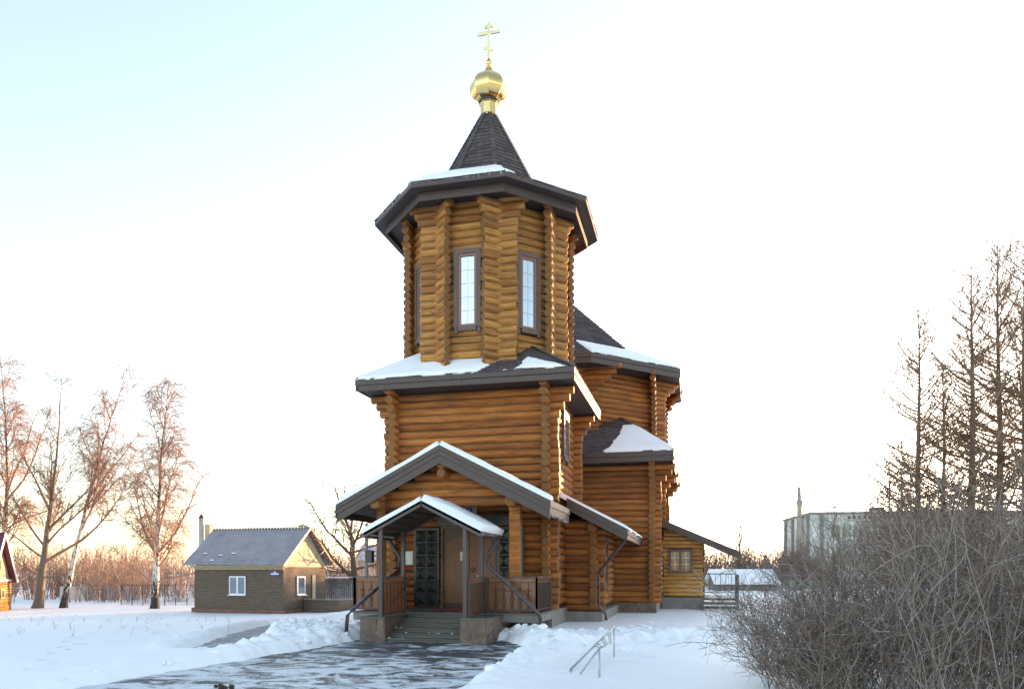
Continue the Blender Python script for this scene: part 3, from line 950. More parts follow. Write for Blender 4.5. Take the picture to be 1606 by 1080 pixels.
# ---- nave: the larger octagon behind
NA = 4.57
no = octo(CX, NY, NA, 0)
for i in range(8):
    a, b = no[i], no[(i+1) % 8]
    if i in (0, 1):
        wall(church, a, b, 5.72, 9.98, ovl=0.60, ovr=0.60, half=(i % 2 == 1), corbel=(0.95, 0.72, 0.48, 0.24))
        mb = MB(); mb.box(0, (b-a).length, -0.05, 0.05, 0.5, 5.72)
        mb.build('log_wall', M['core'], church, rotz((a.x, a.y, 0), math.atan2((b-a).y, (b-a).x)))
    else:
        wall(church, a, b, 0.5 if i != 2 else 5.72, 9.98, ovl=0.60, ovr=0.60, half=(i % 2 == 1), corbel=(0.95, 0.72, 0.48, 0.24), single=False)
NEA, NEZ = 5.68, 10.2
ne = octo(CX, NY, NEA, NEZ); ns = octo(CX, NY, 3.4, 11.36); nt = octo(CX, NY, 0.25, 14.5); ns2 = octo(CX, NY, 3.42, 11.35)
deck = MB(); sh = MB()
for i in range(8):
    j = (i+1) % 8
    deck.add([ne[i], ne[j], ns[j], ns[i]], [(0, 1, 2, 3)]); deck.add([ns2[i], ns2[j], nt[j], nt[i]], [(0, 1, 2, 3)])
    if i in (7, 0, 1, 2):
        shingles(sh, ne[i], ne[j], ns[j], ns[i], seed=60+i, ch=0.2, tw=0.3)
        shingles(sh, ns2[i], ns2[j], nt[j], nt[i], seed=70+i, ch=0.21, tw=0.32, t=0.03)
deck.build('nave_roof', M['deck'], church)
sh.build('shingle_cover', M['shingle'], church, kind='stuff')
for i in range(8):
    j = (i+1) % 8
    fascia(ne[i], ne[j], NEZ+0.02, NEZ-0.16)
    fascia(ne[i], ne[j], NEZ-0.166, NEZ-0.38, inset=0.03)
sf = MB(); oo = octo(CX, NY, NEA-0.05, NEZ-0.34); ii = octo(CX, NY, 4.2, NEZ-0.34)
for i in range(8):
    j = (i+1) % 8
    sf.add([oo[i], oo[j], ii[j], ii[i]], [(3, 2, 1, 0)])
sf.build('soffit', M['soffit'], church)
snow_patch(church, ne[1], ne[2], ns[2], ns[1], 0.07, lambda u, v: min(0.4, v*1.5+0.02, (1.0-v)*1.5+0.05), 70, 30, seed=12)
snow_patch(church, ne[0], ne[1], ns[1], ns[0], 0.06, lambda u, v: min(0.3, (v-0.25)*1.3, (0.9-u)*1.5), 60, 26, seed=13)
snow_patch(church, ne[2], ne[3], ns[3], ns[2], 0.07, lambda u, v: min(0.4, v*3+0.02), 30, 20, seed=14)

# ---- side wing
WY, WX = 28.6, -1.51
wall(church, (-4.6, WY), (WX, WY), 0.52, 5.72, ovl=0.0, corbel=(0.52, 0.36, 0.18), corb_l=False)
wall(church, (WX, WY), (WX, 37.9), 0.52, 5.72, half=True, corbel=(0.3, 0.2, 0.1), single=False)
for yy, ex in ((32.2, 0.04), (36.0, 0.06)):
    wall(church, (-2.2, yy), (WX, yy), 3.0, 5.72, ovl=0.0, ovr=0.34+ex, corbel=(0.52, 0.36, 0.18), corb_l=False, single=False)
wz = 6.03
eL, eR, ap_, eB, rB, lT = Vector((-5.3, 27.7, wz)), Vector((-0.69, 27.7, wz)), Vector((-2.9, 31.6, 8.0)), Vector((-0.69, 38.2, wz)), Vector((-2.9, 38.2, 8.0)), Vector((-5.3, 31.6, 8.0))
deck = MB(); deck.add([eL, eR, ap_, lT], [(0, 1, 2, 3)]); deck.add([eR, eB, rB, ap_], [(0, 1, 2, 3)]); deck.build('wing_roof', M['deck'], church)
sh = MB(); shingles(sh, eL, eR, ap_, lT, seed=80); shingles(sh, eR, eB, rB, ap_, seed=81)
for q in range(16):
    a = eR.lerp(ap_, q/16); b = eR.lerp(ap_, (q+1.2)/16); sh.bar(a+Vector((0, 0, 0.03)), b+Vector((0, 0, 0.045)), 0.17, 0.02)
sh.build('shingle_cover', M['shingle'], church, kind='stuff')
for a, b in ((eL, eR), (eR, eB)):
    fascia(a, b, wz+0.02, wz-0.17)
    fascia(a, b, wz-0.176, wz-0.37, inset=0.03)
sf = MB(); sf.add([(-5.3, 27.75, wz-0.33), (-0.74, 27.75, wz-0.33), (-0.74, 38.2, wz-0.33), (-5.3, 38.2, wz-0.33)], [(3, 2, 1, 0)]); sf.build('soffit', M['soffit'], church)
snow_patch(church, eL, eR, ap_, lT, 0.07, lambda u, v: min(0.4, (u-0.44-0.52*v)*2.2, (0.80-v)*1.2, v*5+0.05), 90, 44, seed=15)
# stone cladding of the wing's base
def clip_poly(poly, a, b, c):
    """keep a*x+b*y<=c"""
    out = []
    for i in range(len(poly)):
        p, q = poly[i], poly[(i+1) % len(poly)]
        dp, dq = a*p[0]+b*p[1]-c, a*q[0]+b*q[1]-c
        if dp <= 0: out.append(p)
        if dp*dq < 0:
            t = dp/(dp-dq); out.append((p[0]+(q[0]-p[0])*t, p[1]+(q[1]-p[1])*t))
    return out
def cells(w, h, n, seed, gap=0.012):
    rg = random.Random(seed); S = []
    tries = 0; dmin = 0.72*math.sqrt(w*h/n)
    while len(S) < n and tries < 2000:
        p = (rg.uniform(0, w), rg.uniform(0, h)); tries += 1
        if all(math.dist(p, q) > dmin for q in S): S.append(p)
    res = []
    for i, p in enumerate(S):
        poly = [(0, 0), (w, 0), (w, h), (0, h)]
        for j, q in enumerate(S):
            if i == j: continue
            ax, ay = q[0]-p[0], q[1]-p[1]; l = math.hypot(ax, ay)
            mx, my = (p[0]+q[0])/2, (p[1]+q[1])/2
            poly = clip_poly(poly, ax/l, ay/l, (ax*mx+ay*my)/l-gap)
            if len(poly) < 3: break
        if len(poly) >= 3: res.append(poly)
    return res
def stone_face(parent, org, ux, w, h, n, seed, out, th=0.022):
    """irregular stone slabs on an upright rectangle"""
    org = Vector(org); ux = Vector(ux); uz = Vector((0, 0, 1)); out = Vector(out)
    rg = random.Random(seed+5)
    for poly in cells(w, h, n, seed):
        mb = MB(); t = th*rg.uniform(0.6, 1.3)
        mb.prism([org+ux*x+uz*y for x, y in poly], out*t)
        mb.build('stone', M['slate'], parent)
stone_face(wing_fd, (-4.2, 28.42, -0.1), (1, 0, 0), 2.86, 0.62, 34, 4, (0, -1, 0), 0.03)

# ---- link between narthex and wing (lean-to roof)
AX, AY = -2.98, 23.3
def zr_link(x): return 4.02-0.53*(x+3.98)
wall(church, (-3.9, AY), (AX, AY), 0.46, 3.30, ovl=0.0, corbel=(0.0,), clip=None)
win_o = (1.15, 2.15, 1.25, 2.62)
wall(church, (AX, AY), (AX, 28.3), 0.46, 3.30, ovr=0.0, half=True, openings=[win_o], corbel=(0.0,))
window(church, (AX, AY), R(90), 1.65, 1.25, 2.62, 1.0, cols=2, rows=3, glass='glassdark')
ry0, ry1, rx0, rx1 = 22.3, 28.4, -3.98, -1.87
rf = MB()
rf.hexa([(rx0, ry0, zr_link(rx0)-0.06), (rx1, ry0, zr_link(rx1)-0.06), (rx1, ry1, zr_link(rx1)-0.06), (rx0, ry1, zr_link(rx0)-0.06),
         (rx0, ry0, zr_link(rx0)), (rx1, ry0, zr_link(rx1)), (rx1, ry1, zr_link(rx1)), (rx0, ry1, zr_link(rx0))])
rf.build('lean_to_roof', M['deck'], church)
sh = MB(); shingles(sh, (rx1, ry0, zr_link(rx1)), (rx1, ry1, zr_link(rx1)), (rx0, ry1, zr_link(rx0)), (rx0, ry0, zr_link(rx0)), seed=90)
sh.build('shingle_cover', M['shingle'], church, kind='stuff')
def slope_board(x0, x1, zf, y, t0, t1, th=0.035, name='fascia_board', parent=None):
    f = MB()
    f.hexa([(x0, y, zf(x0)-t1), (x1, y, zf(x1)-t1), (x1, y+th, zf(x1)-t1), (x0, y+th, zf(x0)-t1),
            (x0, y, zf(x0)-t0), (x1, y, zf(x1)-t0), (x1, y+th, zf(x1)-t0), (x0, y+th, zf(x0)-t0)])
    return f.build(name, M['fascia'], parent or church)
slope_board(rx0+0.3, rx1, zr_link, ry0-0.037, -0.02, 0.17); slope_board(rx0+0.3, rx1-0.03, zr_link, ry0-0.012, 0.176, 0.33)
fascia((rx1, ry0), (rx1, ry1), zr_link(rx1)+0.01, zr_link(rx1)-0.13)
fascia((rx1, ry0), (rx1, ry1), zr_link(rx1)-0.136, zr_link(rx1)-0.27, inset=0.025)
snow_patch(church, (rx1, ry0-0.03, zr_link(rx1)), (rx1, ry1, zr_link(rx1)), (rx0, ry1, zr_link(rx0)), (rx0, ry0-0.03, zr_link(rx0)), 0.06, lambda u, v: 0.4*min(1, v*6+0.2, (u+0.02)*30), 50, 24, seed=21)
put_log(church, (-2.98, 22.55, 3.28), R(90), 0.8, 0.15, name='purlin_end')
put_log(church, (-2.98, 22.65, 3.02), R(90), 0.7, 0.12, name='purlin_end')
dp = MB(); dp.tube([(-1.93, 22.55, 2.78), (-1.95, 22.6, 2.66), (-2.74, 22.86, 1.72), (-2.80, 22.88, 1.60), (-2.80, 22.88, 0.72), (-2.78, 22.86, 0.62), (-2.58, 22.80, 0.42), (-2.56, 22.80, 0.22)], 0.042, 10)
dp.build('downpipe', M['pipe'], church)

# ---- vestry with lean-to roof at the far end
VY, VX = 32.0, 0.35
def zr_v(x): return 3.78-0.437*(x+1.24)
def vclip(z, a, b): return a, min(b, (3.72-z)/0.437)
vo = (0.24, 1.16, 1.66, 2.56)
wall(church, (-1.24, VY), (VX, VY), 0.66, 3.6, ovl=0.0, ovr=0.03, sp=0.165, lr=0.093, mat=M['plank'], openings=[vo], corbel=(0.0,), clip=vclip, core_top=[(1.17, 0.66), (1.59, 0.66), (1.59, 2.9), (0.0, 3.6), (0.0, 0.66), (0.23, 0.66), (0.23, 2.56), (1.17, 2.56)])
wall(church, (VX, VY), (VX, 36), 0.66, 2.95, ovl=0.0, ovr=0.0, sp=0.165, lr=0.093, mat=M['plank'], corbel=(0.0,), single=False)
mw = rotz((-1.24, VY, 0), 0)
wf = window(church, (-1.24, VY), 0, 0.70, 1.66, 2.56, 0.90, cols=2, rows=1, glass='clear', mun=None, tw=0.035, sash='trim', off=-0.04)
mu = MB()
mu.box(0.66, 0.74, -0.125, -0.06, 1.70, 2.52)
mu.build('mullion', M['trim'], wf, mw)
mu = MB()
for c in (0.47, 0.93):
    mu.box(c-0.008, c+0.008, -0.085, -0.072, 1.73, 2.5)
    for z in (1.98, 2.24): mu.box(c-0.17, c+0.17, -0.084, -0.0725, z-0.008, z+0.008)
mu.build('muntin', M['white'], wf, mw)
rm = MB(); rm.box(-1.2, 0.24, VY+0.9, VY+0.95, 0.66, 2.75); rm.box(-1.2, 0.24, VY+0.06, VY+0.9, 2.75, 2.80); rm.box(-1.2, 0.24, VY+0.06, VY+0.9, 1.40, 1.44); rm.box(-1.24, -1.2, VY+0.06, VY+0.95, 1.4, 2.8); rm.box(0.24, 0.28, VY+0.06, VY+0.95, 1.4, 2.8); rm.build('room_back', M['room'], church)
rc = MB()  # invented vase shapes that give the panes their orange-red patches
for x0, w_, z1 in ((-0.88, 0.24, 2.12), (-0.42, 0.32, 1.98)):
    rc.lathe([(w_/2, 1.66), (w_/2*0.9, 1.8), (w_/2*0.8, z1-0.08), (w_/2*0.95, z1)], 12, (x0+w_/2, VY+0.2))
rc.build('red_vase_shapes', M['red'], church)
vr = MB()
x0, x1, y0, y1 = -1.4, 1.78, 31.45, 36
vr.hexa([(x0, y0, zr_v(x0)-0.1), (x1, y0, zr_v(x1)-0.1), (x1, y1, zr_v(x1)-0.1), (x0, y1, zr_v(x0)-0.1), (x0, y0, zr_v(x0)), (x1, y0, zr_v(x1)), (x1, y1, zr_v(x1)), (x0, y1, zr_v(x0))])
vr.build('lean_to_roof', M['deck'], church)
slope_board(x0, x1, zr_v, y0-0.037, -0.02, 0.28)
fascia((x1, y0-0.03), (x1, y1), zr_v(x1)+0.02, zr_v(x1)-0.27, inset=-0.04)
fd = MB(); fd.box(-1.3, VX+0.05, VY-0.12, 36, -0.4, 0.62); fd.build('foundation', M['concrete'], church)
dk = MB(); dk.box(VX+0.06, 1.72, 31.75, 35, 0.52, 0.60); dk.build('side_porch_deck', M['fascia'], church)
for i in range(3):
    st = MB(); z = 0.46-i*0.15
    st.box(VX+0.02, 1.70, 31.42-i*0.3, 31.74-i*0.3, z-0.10, z); st.build('side_step', M['fascia'], church)
    sn = MB(); sn.box(VX+0.05, 1.66, 31.44-i*0.3, 31.70-i*0.3, z+0.002, z+0.025); sn.build('step_snow', M['snow'], church)
pr = MB(); pr.box(1.60, 1.74, 31.40, 31.54, 0.05, 1.55); pr.build('post', M['fascia'], church)
rl = MB(); yr = 33.6
rl.bar((VX+0.05, yr, 1.58), (1.74, yr, 1.58), 0.04); rl.bar((VX+0.05, yr, 0.78), (1.74, yr, 0.78), 0.03)
for i in range(8): rl.bar((VX+0.1+i*0.22, yr, 0.78), (VX+0.1+i*0.22, yr, 1.58), 0.022)
rl.bar((1.74, 31.5, 1.5), (1.74, yr, 1.58), 0.04)
rl.build('side_porch_rail', M['gunmetal'], church)
rs = MB(); rs.box(VX+0.1, 1.7, 31.8, 34.8, 0.602, 0.66); rs.build('deck_snow', M['snow'], church)

# ---- entrance porch with gabled roof
PY0, PY1 = 18.13, 20.72
def zp(x): return 4.86-0.512*abs(x-CX)
XTL, XTR = CX-2.82, CX+2.82
floor = MB()
floor.box(-8.72, -3.72, 18.42, 20.6, 0.42, 0.62); floor.build('porch_floor', M['concrete'], church)
fe = MB(); fe.box(-8.76, -3.68, 18.38, 20.6, 0.624, 0.655); fe.build('porch_paving', M['stepstone'], church)
sp_ = MB(); sp_.box(-4.15, -3.95, 18.7, 18.9, -0.2, 0.42); sp_.build('floor_support', M['concrete'], church)
sp_ = MB(); sp_.box(-8.5, -5.0, 19.2, 20.5, -0.2, 0.42); sp_.build('floor_support', M['concrete'], church)
for sgn in (-1, 1):
    r_ = MB(); xe = CX+sgn*2.82; yb = 21.0 if sgn > 0 else 20.95
    r_.hexa([(CX, PY0, zp(CX)-0.07), (xe, PY0, zp(xe)-0.07), (xe, yb, zp(xe)-0.07), (CX, yb, zp(CX)-0.07),
             (CX, PY0, zp(CX)), (xe, PY0, zp(xe)), (xe, yb, zp(xe)), (CX, yb, zp(CX))])
    r_.build('porch_roof', M['deck'], church)
    sh = MB(); shingles(sh, (xe, PY0, zp(xe)), (xe, yb, zp(xe)), (CX, yb, zp(CX)), (CX, PY0, zp(CX)), seed=95)
    sh.build('shingle_cover', M['shingle'], church, kind='stuff')
    a, b = (xe, CX) if sgn < 0 else (CX, xe)
    slope_board(a, b, zp, PY0-0.04, -0.015, 0.11); slope_board(a, b, zp, PY0-0.022, 0.115, 0.24); slope_board(a, b, zp, PY0-0.005, 0.245, 0.44)
    f = MB()
    if sgn > 0:
        eave_board(f, (xe+0.03, PY0-0.03), (xe+0.03, yb), zp(xe)+0.01, zp(xe)-0.15); f.build('fascia_board', M['fascia'], church)
        fascia((xe+0.01, PY0-0.02), (xe+0.01, yb), zp(xe)-0.156, zp(xe)-0.33)
    else:
        eave_board(f, (xe-0.03, yb), (xe-0.03, PY0-0.03), zp(xe)+0.01, zp(xe)-0.33); f.build('fascia_board', M['fascia'], church)
    # boarded underside
    nb = 9
    for i in range(nb):
        xa = CX+sgn*(0.05+2.72*i/nb); xb = CX+sgn*(0.05+2.72*(i+1)/nb-0.012)
        q = MB(); q.hexa([(xa, PY0+0.04, zp(xa)-0.20), (xb, PY0+0.04, zp(xb)-0.20), (xb, 20.6, zp(xb)-0.20), (xa, 20.6, zp(xa)-0.20),
                          (xa, PY0+0.04, zp(xa)-0.175), (xb, PY0+0.04, zp(xb)-0.175), (xb, 20.6, zp(xb)-0.175), (xa, 20.6, zp(xa)-0.175)])
        q.build('soffit_board', M['soffit'], church)
    A = (xe, PY0-0.03, zp(xe)); B = (xe, yb, zp(xe)); C_ = (CX, yb, zp(CX)); D = (CX, PY0-0.03, zp(CX))
    if sgn < 0: snow_patch(church, B, A, D, C_, 0.085, lambda u, v: 0.4*min(1, v*8+0.3), 50, 50, seed=30)
    else: snow_patch(church, A, B, C_, D, 0.11, lambda u, v: min(0.4, (0.12+0.62*max(0, v)**1.2-u)*1.6), 60, 60, seed=31)
GY = 18.78
def gclip(z, a, b):
    h = (4.62-z)/0.512
    return max(a, 1.86-h), min(b, 1.86+h)
wall(church, (CX-1.86, GY), (CX+1.86, GY), 3.38, 4.6, ovl=0.28, ovr=0.28, corbel=(0.0,), clip=gclip, sp=0.225, lr=0.128, core_top=[(-0.1, 3.38), (3.82, 3.38), (3.82, 3.52), (1.86, 4.6), (-0.1, 3.52)])
mb = church.children[-1]
for x in (CX-1.80, CX+1.80):
    put_log(church, (x, 18.20, 3.44), R(90), 2.5, 0.135, name='purlin'); put_log(church, (x, 18.34, 3.66), R(90), 2.3, 0.125, name='purlin')
put_log(church, (CX, 18.24, 4.20), R(90), 2.5, 0.115, name='purlin'); put_log(church, (CX, 18.20, 4.42), R(90), 2.5, 0.12, name='purlin')
for x in (CX-1.80, CX+1.84):
    p = MB()
    if x < CX: p.tube([(0, 0, 0.65), (0, 0, 1.5), (0, 0, 2.4), (0, 0, 3.34)], [0.135, 0.13, 0.13, 0.135], 14)
    else: p.box(-0.135, 0.135, -0.12, 0.12, 0.65, 3.34)
    p.build('porch_post', M['log'], church, Matrix.Translation((x, 18.66, 0)))
# inner faces of the porch: short side walls of the room behind
# doors
dz0, dz1 = 0.655, 2.92
hd = MB(); hd.box(CX-0.83, CX+0.83, 20.66, 20.9, 2.90, 2.98); hd.box(CX-0.83, CX-0.77, 20.66, 20.9, dz0, 2.90); hd.box(CX+0.77, CX+0.83, 20.66, 20.9, dz0, 2.90)
hd.build('door_frame', M['lattice'], church)
hl = MB(); hl.box(CX-0.95, CX+1.25, 20.60, 20.66, 2.99, 3.30); hl.build('door_lintel', M['blackdoor'], church)
for sgn in (-1, 1):
    d = MB(); a, b = (CX-0.765, CX-0.008) if sgn < 0 else (CX+0.008, CX+0.765)
    d.box(a, b, 20.74, 20.80, dz0, 2.895); do = d.build('entrance_door', M['browndoor'], church)
    # open lattice in the arched head: frame strip along the arch and crossing laths
    la = MB()
    L_ = b-a
    def arch(t):   # height of the arch's underside across the leaf, rising to the meeting stile
        s = t if sgn < 0 else 1-t
        return 2.36+0.36*math.sqrt(max(0, 1-(1-s)**2))
    prev = None
    for i in range(13):
        t = i/12; p = Vector((a+L_*t, 20.732, arch(t)))
        if prev: la.bar(prev, p, 0.02, 0.035, up=(0, 0, 1))
        prev = p
    la.box(a, b, 20.725, 20.739, 2.84, 2.89)
    for k in range(-9, 16):
        for dirn in (1, -1):
            pts = []
            for m in range(25):
                t = m/24; x = a+L_*t
                z = 2.1+k*0.075+dirn*L_*t+(0 if dirn > 0 else L_)
                if arch(t)+0.01 < z < 2.85: pts.append((x, 20.730-0.003*dirn, z))
            if len(pts) > 1: la.bar(pts[0], pts[-1], 0.008, 0.014)
    la.build('lattice', M['lattice'], do)
    ha = MB(); xh = CX+sgn*0.12 if sgn > 0 else CX-0.10
    pts = [(xh+0.055*math.cos(R(q)), 20.71, 1.74+0.055*math.sin(R(q))) for q in range(0, 361, 30)]
    ha.tube(pts, 0.012, 6, False); ha.tube([(xh, 20.74, 1.795), (xh, 20.70, 1.795)], 0.02, 8)
    ha.build('ring_handle', M['gunmetal'], do)
    bp = MB(); bp.box(a, b, 20.735, 20.7395, dz0+0.01, dz0+0.14); bp.build('kick_plate', M['gunmetal'], do)
    hi = MB()
    xa = a+0.02 if sgn < 0 else b-0.26
    hi.box(xa, xa+0.24, 20.728, 20.738, 1.03, 1.05); hi.build('hinge_strap', M['lattice'], do)
    # outer dark leaf folded back against the logs
    o = MB(); a, b = (CX-1.62, CX-0.86) if sgn < 0 else (CX+0.86, CX+1.62)
    o.box(a, b, 20.58, 20.63, dz0+0.02, 2.93); oo_ = o.build('outer_door', M['blackdoor'], church)
    rows, cols = 6, 2; ph, pw = (2.93-dz0-0.02-0.10)/rows, (b-a-0.08)/cols
    for r in range(rows):
        for c in range(cols):
            x0 = a+0.04+c*pw+0.012; x1 = x0+pw-0.024; z0 = dz0+0.07+r*ph+0.012; z1 = z0+ph-0.024
            q = MB(); q.add([(x0, 20.579, z0), (x1, 20.579, z0), (x1, 20.579, z1), (x0, 20.579, z1), ((x0+x1)/2, 20.579-0.12, (z0+z1)/2)], [(0, 1, 4), (1, 2, 4), (2, 3, 4), (3, 0, 4)])
            q.build('pyramid_panel', M['blackdoor'], oo_)
# small extra pieces on the tower wall: none
ic = MB()
rgi = random.Random(3)
def icicles(p, q, n, lmin, lmax, seed):
    mb = MB(); rg = random.Random(seed); p, q = Vector(p), Vector(q)
    for i in range(n):
        c = p.lerp(q, rg.random()); l = rg.uniform(lmin, lmax); r = 0.006+l*0.05
        mb.add([c+Vector((r, 0, 0)), c+Vector((-r*0.5, r*0.8, 0)), c+Vector((-r*0.5, -r*0.8, 0)), c-Vector((0, 0, l))], [(0, 3, 1), (1, 3, 2), (2, 3, 0)])
    mb.build('icicle_row', M['ice'], church, kind='stuff')
icicles((XTR-0.005, 18.15, 3.088), (XTR-0.005, 20.9, 3.088), 60, 0.03, 0.10, 1)
icicles((eo[0].x, eo[0].y-0.01, EZ-0.01), (eo[1].x, eo[1].y-0.01, EZ-0.01), 12, 0.03, 0.1, 2)
icicles((eo[7].x-0.01, eo[7].y-0.01, EZ-0.01), (eo[0].x, eo[0].y-0.01, EZ-0.01), 24, 0.03, 0.1, 3)

# ------------------------------------------------------------------ stairs, canopy, railings at the entrance
stairs = thing('stone_stairs', (-6.23, 17.6, 0), 'wide grey steps between two stone-clad blocks in front of the church door', 'stairs')
for i in range(6):
    s = MB(); y0 = 16.95+i*0.27; z = 0.10+i*0.105
    s.box(-7.19, -5.28, y0, 18.37, z-0.105 if i else -0.2, z-0.03)
    st = s.build('step', M['stepstone'], stairs)
    t = MB(); t.box(-7.19, -5.28, y0-0.035, y0+0.27 if i < 5 else 18.37, z-0.028, z); t.build('tread', M['stepstone'], st)
for (xa, xb) in ((-7.80, -7.20), (-5.27, -4.67)):
    p = MB(); p.box(xa, xb, 16.88, 18.36, -0.3, 0.565); po = p.build('stair_block', M['mortar'], stairs)
    stone_face(po, (xa, 16.88, -0.02), (1, 0, 0), 0.60, 0.585, 6, int(abs(xa)*10), (0, -1, 0))
    stone_face(po, (xa, 18.36, -0.02), (0, -1, 0), 1.48, 0.585, 11, int(abs(xa)*10)+1, (-1, 0, 0))
    stone_face(po, (xb, 16.88, -0.02), (0, 1, 0), 1.48, 0.585, 11, int(abs(xa)*10)+2, (1, 0, 0))
    c = MB(); c.box(xa-0.04, xb+0.04, 16.84, 18.36, 0.568, 0.605); c.build('coping', M['stepstone'], po)
# crumbs of snow on the steps
sn = MB(); rg = random.Random(4)
for i in range(12):
    k = rg.choice((0, 0, 1, 2, 5)); x = rg.choice((rg.uniform(-7.18, -6.9), rg.uniform(-7.15, -5.3))); y = 16.95+k*0.27+rg.uniform(0.0, 0.2); z = 0.10+k*0.105
    r = rg.uniform(0.008, 0.03); sn.lathe([(r, z), (r*0.8, z+r*0.4), (r*0.3, z+r*0.6)], 7, (x, y))
sn.build('snow_crumbs', M['snow'], stairs, kind='stuff')

canopy = thing('entrance_canopy', (-6.23, 17.5, 0.6), 'small brown steel canopy with snow on its gabled roof over the church steps', 'canopy')
CY0, CY1 = 16.80, 18.75
def zc(x): return 3.36-0.507*abs(x-CX)
for sgn in (-1, 1):
    xe = CX+sgn*1.47
    s = MB(); s.hexa([(CX, CY0, zc(CX)-0.02), (xe, CY0, zc(xe)-0.02), (xe, CY1, zc(xe)-0.02), (CX, CY1, zc(CX)-0.02), (CX, CY0, zc(CX)), (xe, CY0, zc(xe)), (xe, CY1, zc(xe)), (CX, CY1, zc(CX))])
    s.build('roof_sheet', M['canopysheet'], canopy)
    for y in (CY0+0.03, CY1-0.03):
        f = MB(); f.bar((CX+sgn*0.001, y, zc(CX)-0.075), (xe, y, zc(xe)-0.075), 0.06 if y < 17 else 0.045, 0.105 if y < 17 else 0.07); f.build('rafter', M['steelframe'], canopy)
    for i in range(6):
        x = CX+sgn*(0.12+1.27*i/5)
        r = MB(); r.bar((x, CY0+0.06, zc(x)-0.045), (x, CY1-0.05, zc(x)-0.045), 0.035, 0.045); r.build('purlin', M['steelframe'], canopy)
    g = MB(); g.tube([(xe+sgn*0.04, CY0, zc(xe)-0.06), (xe+sgn*0.04, CY1, zc(xe)-0.075)], 0.05, 10); g.build('gutter', M['pipe'], canopy)
    px = CX+sgn*1.05
    for y in (16.90, 18.32):
        p = MB(); z0 = 0.605 if y < 17 else 0.655
        p.box(px-0.045, px+0.045, y-0.045, y+0.045, z0, zc(px)-0.10); p.build('post', M['steelframe'], canopy)
    A = (xe, CY0, zc(xe)); B = (xe, CY1, zc(xe)); C_ = (CX, CY1, zc(CX)); D = (CX, CY0, zc(CX))
    fn = (lambda u, v: 0.4*min(1, v*9+0.35))
    if sgn < 0: snow_patch(canopy, B, A, D, C_, 0.07, fn, 40, 40, seed=41)
    else: snow_patch(canopy, A, B, C_, D, 0.14, fn, 40, 40, seed=42)
d = MB(); d.tube([(-4.73, 18.2, 2.56), (-4.73, 18.2, 2.47), (-4.97, 18.2, 2.14), (-4.99, 18.2, 2.08), (-4.99, 18.2, 1.90), (-4.96, 18.2, 1.83), (-3.70, 18.02, 0.71), (-3.62, 18.0, 0.60), (-3.56, 17.95, 0.12)], 0.046, 10)
d.build('downpipe', M['pipe'], canopy)
d = MB(); d.tube([(-7.75, 18.5, 2.60), (-7.75, 18.5, 2.50), (-7.48, 18.5, 2.14), (-7.45, 18.5, 2.06), (-7.45, 18.5, 1.80), (-7.48, 18.44, 1.72), (-8.14, 17.10, 0.74), (-8.20, 17.0, 0.62), (-8.23, 16.98, 0.14)], 0.046, 10)
d.build('downpipe', M['pipe'], canopy)

def railing(thing_o, segs, ornament):
    for (a, b, z0, z1, style) in segs:
        a = Vector((a[0], a[1], 0)); b = Vector((b[0], b[1], 0)); d = b-a; L = d.length; u = d/L
        n = Vector((u.y, -u.x, 0))
        if n.dot(Vector((0, -1, 0))) < 0 and abs(n.y) > 0.3: n = -n
        def P(s, z, o=0): q = a+u*s+n*o; return (q.x, q.y, z)
        for zz, ww, hh in ((z1, 0.05, 0.03), (z0+0.07, 0.025, 0.025), (z1-0.13, 0.02, 0.02)):
            f = MB(); f.bar(P(0, zz), P(L, zz), ww, hh); f.build('rail', M['steelframe'], thing_o)
        for s in (0.0, L):
            p = MB(); p.bar(P(s, z0), P(s, z1), 0.045); p.build('rail_post', M['steelframe'], thing_o)
        k = max(2, int(L/0.20)) if style != 'dense' else int(L/0.105)
        for i in range(1, k):
            s = L*i/k
            q = MB(); q.bar(P(s, z0+0.07), P(s, z1-0.13), 0.014); bo = q.build('baluster', M['gunmetal'], thing_o)
            if style == 'lyre':
                for sg in (-1, 1):
                    o = MB(); pts = []
                    for m in range(9):
                        t = m/8
                        w = 0.055*math.sin(math.pi*min(1, t*1.02))**0.8*(1-0.35*t)
                        pts.append(P(s+sg*w, z0+0.10+0.42*t, 0.008))
                    o.tube(pts, 0.006, 5); o.build('lyre_scroll', M['gunmetal'], bo)
                o = MB(); pts = [P(s+0.09*math.sin(R(m*45))*0.8, z0+0.56+0.03*math.cos(R(m*90)), 0.008) for m in range(-2, 3)]
                o.tube(pts, 0.008, 5); o.build('scroll_crown', M['gunmetal'], bo)
        pn = MB(); pn.bar(P(0.03, (z0+z1)/2, -0.03), P(L-0.03, (z0+z1)/2, -0.03), 0.006, z1-z0-0.06)
        pn.build('tinted_panel', M['bronze'], thing_o)
rr = thing('porch_railing', (-4.3, 18.45, 0.655), 'iron railing with lyre bars and brown tinted panels right of the steps', 'railing', 'railings either side of the church steps')
railing(rr, [((-5.06, 18.45), (-3.80, 18.45), 0.66, 1.55, 'lyre'), ((-3.80, 18.45), (-3.80, 20.35), 0.66, 1.55, 'dense'), ((-5.10, 16.97), (-5.08, 18.30), 0.606, 1.55, 'dense')], True)
rl = thing('porch_railing', (-8.0, 18.45, 0.655), 'iron railing with lyre bars and orange tinted panels left of the steps', 'railing', 'railings either side of the church steps')
railing(rl, [((-8.70, 18.45), (-7.30, 18.45), 0.66, 1.55, 'lyre'), ((-8.70, 18.45), (-8.70, 20.35), 0.66, 1.55, 'dense'), ((-7.26, 16.97), (-7.22, 18.30), 0.606, 1.55, 'plain')], True)
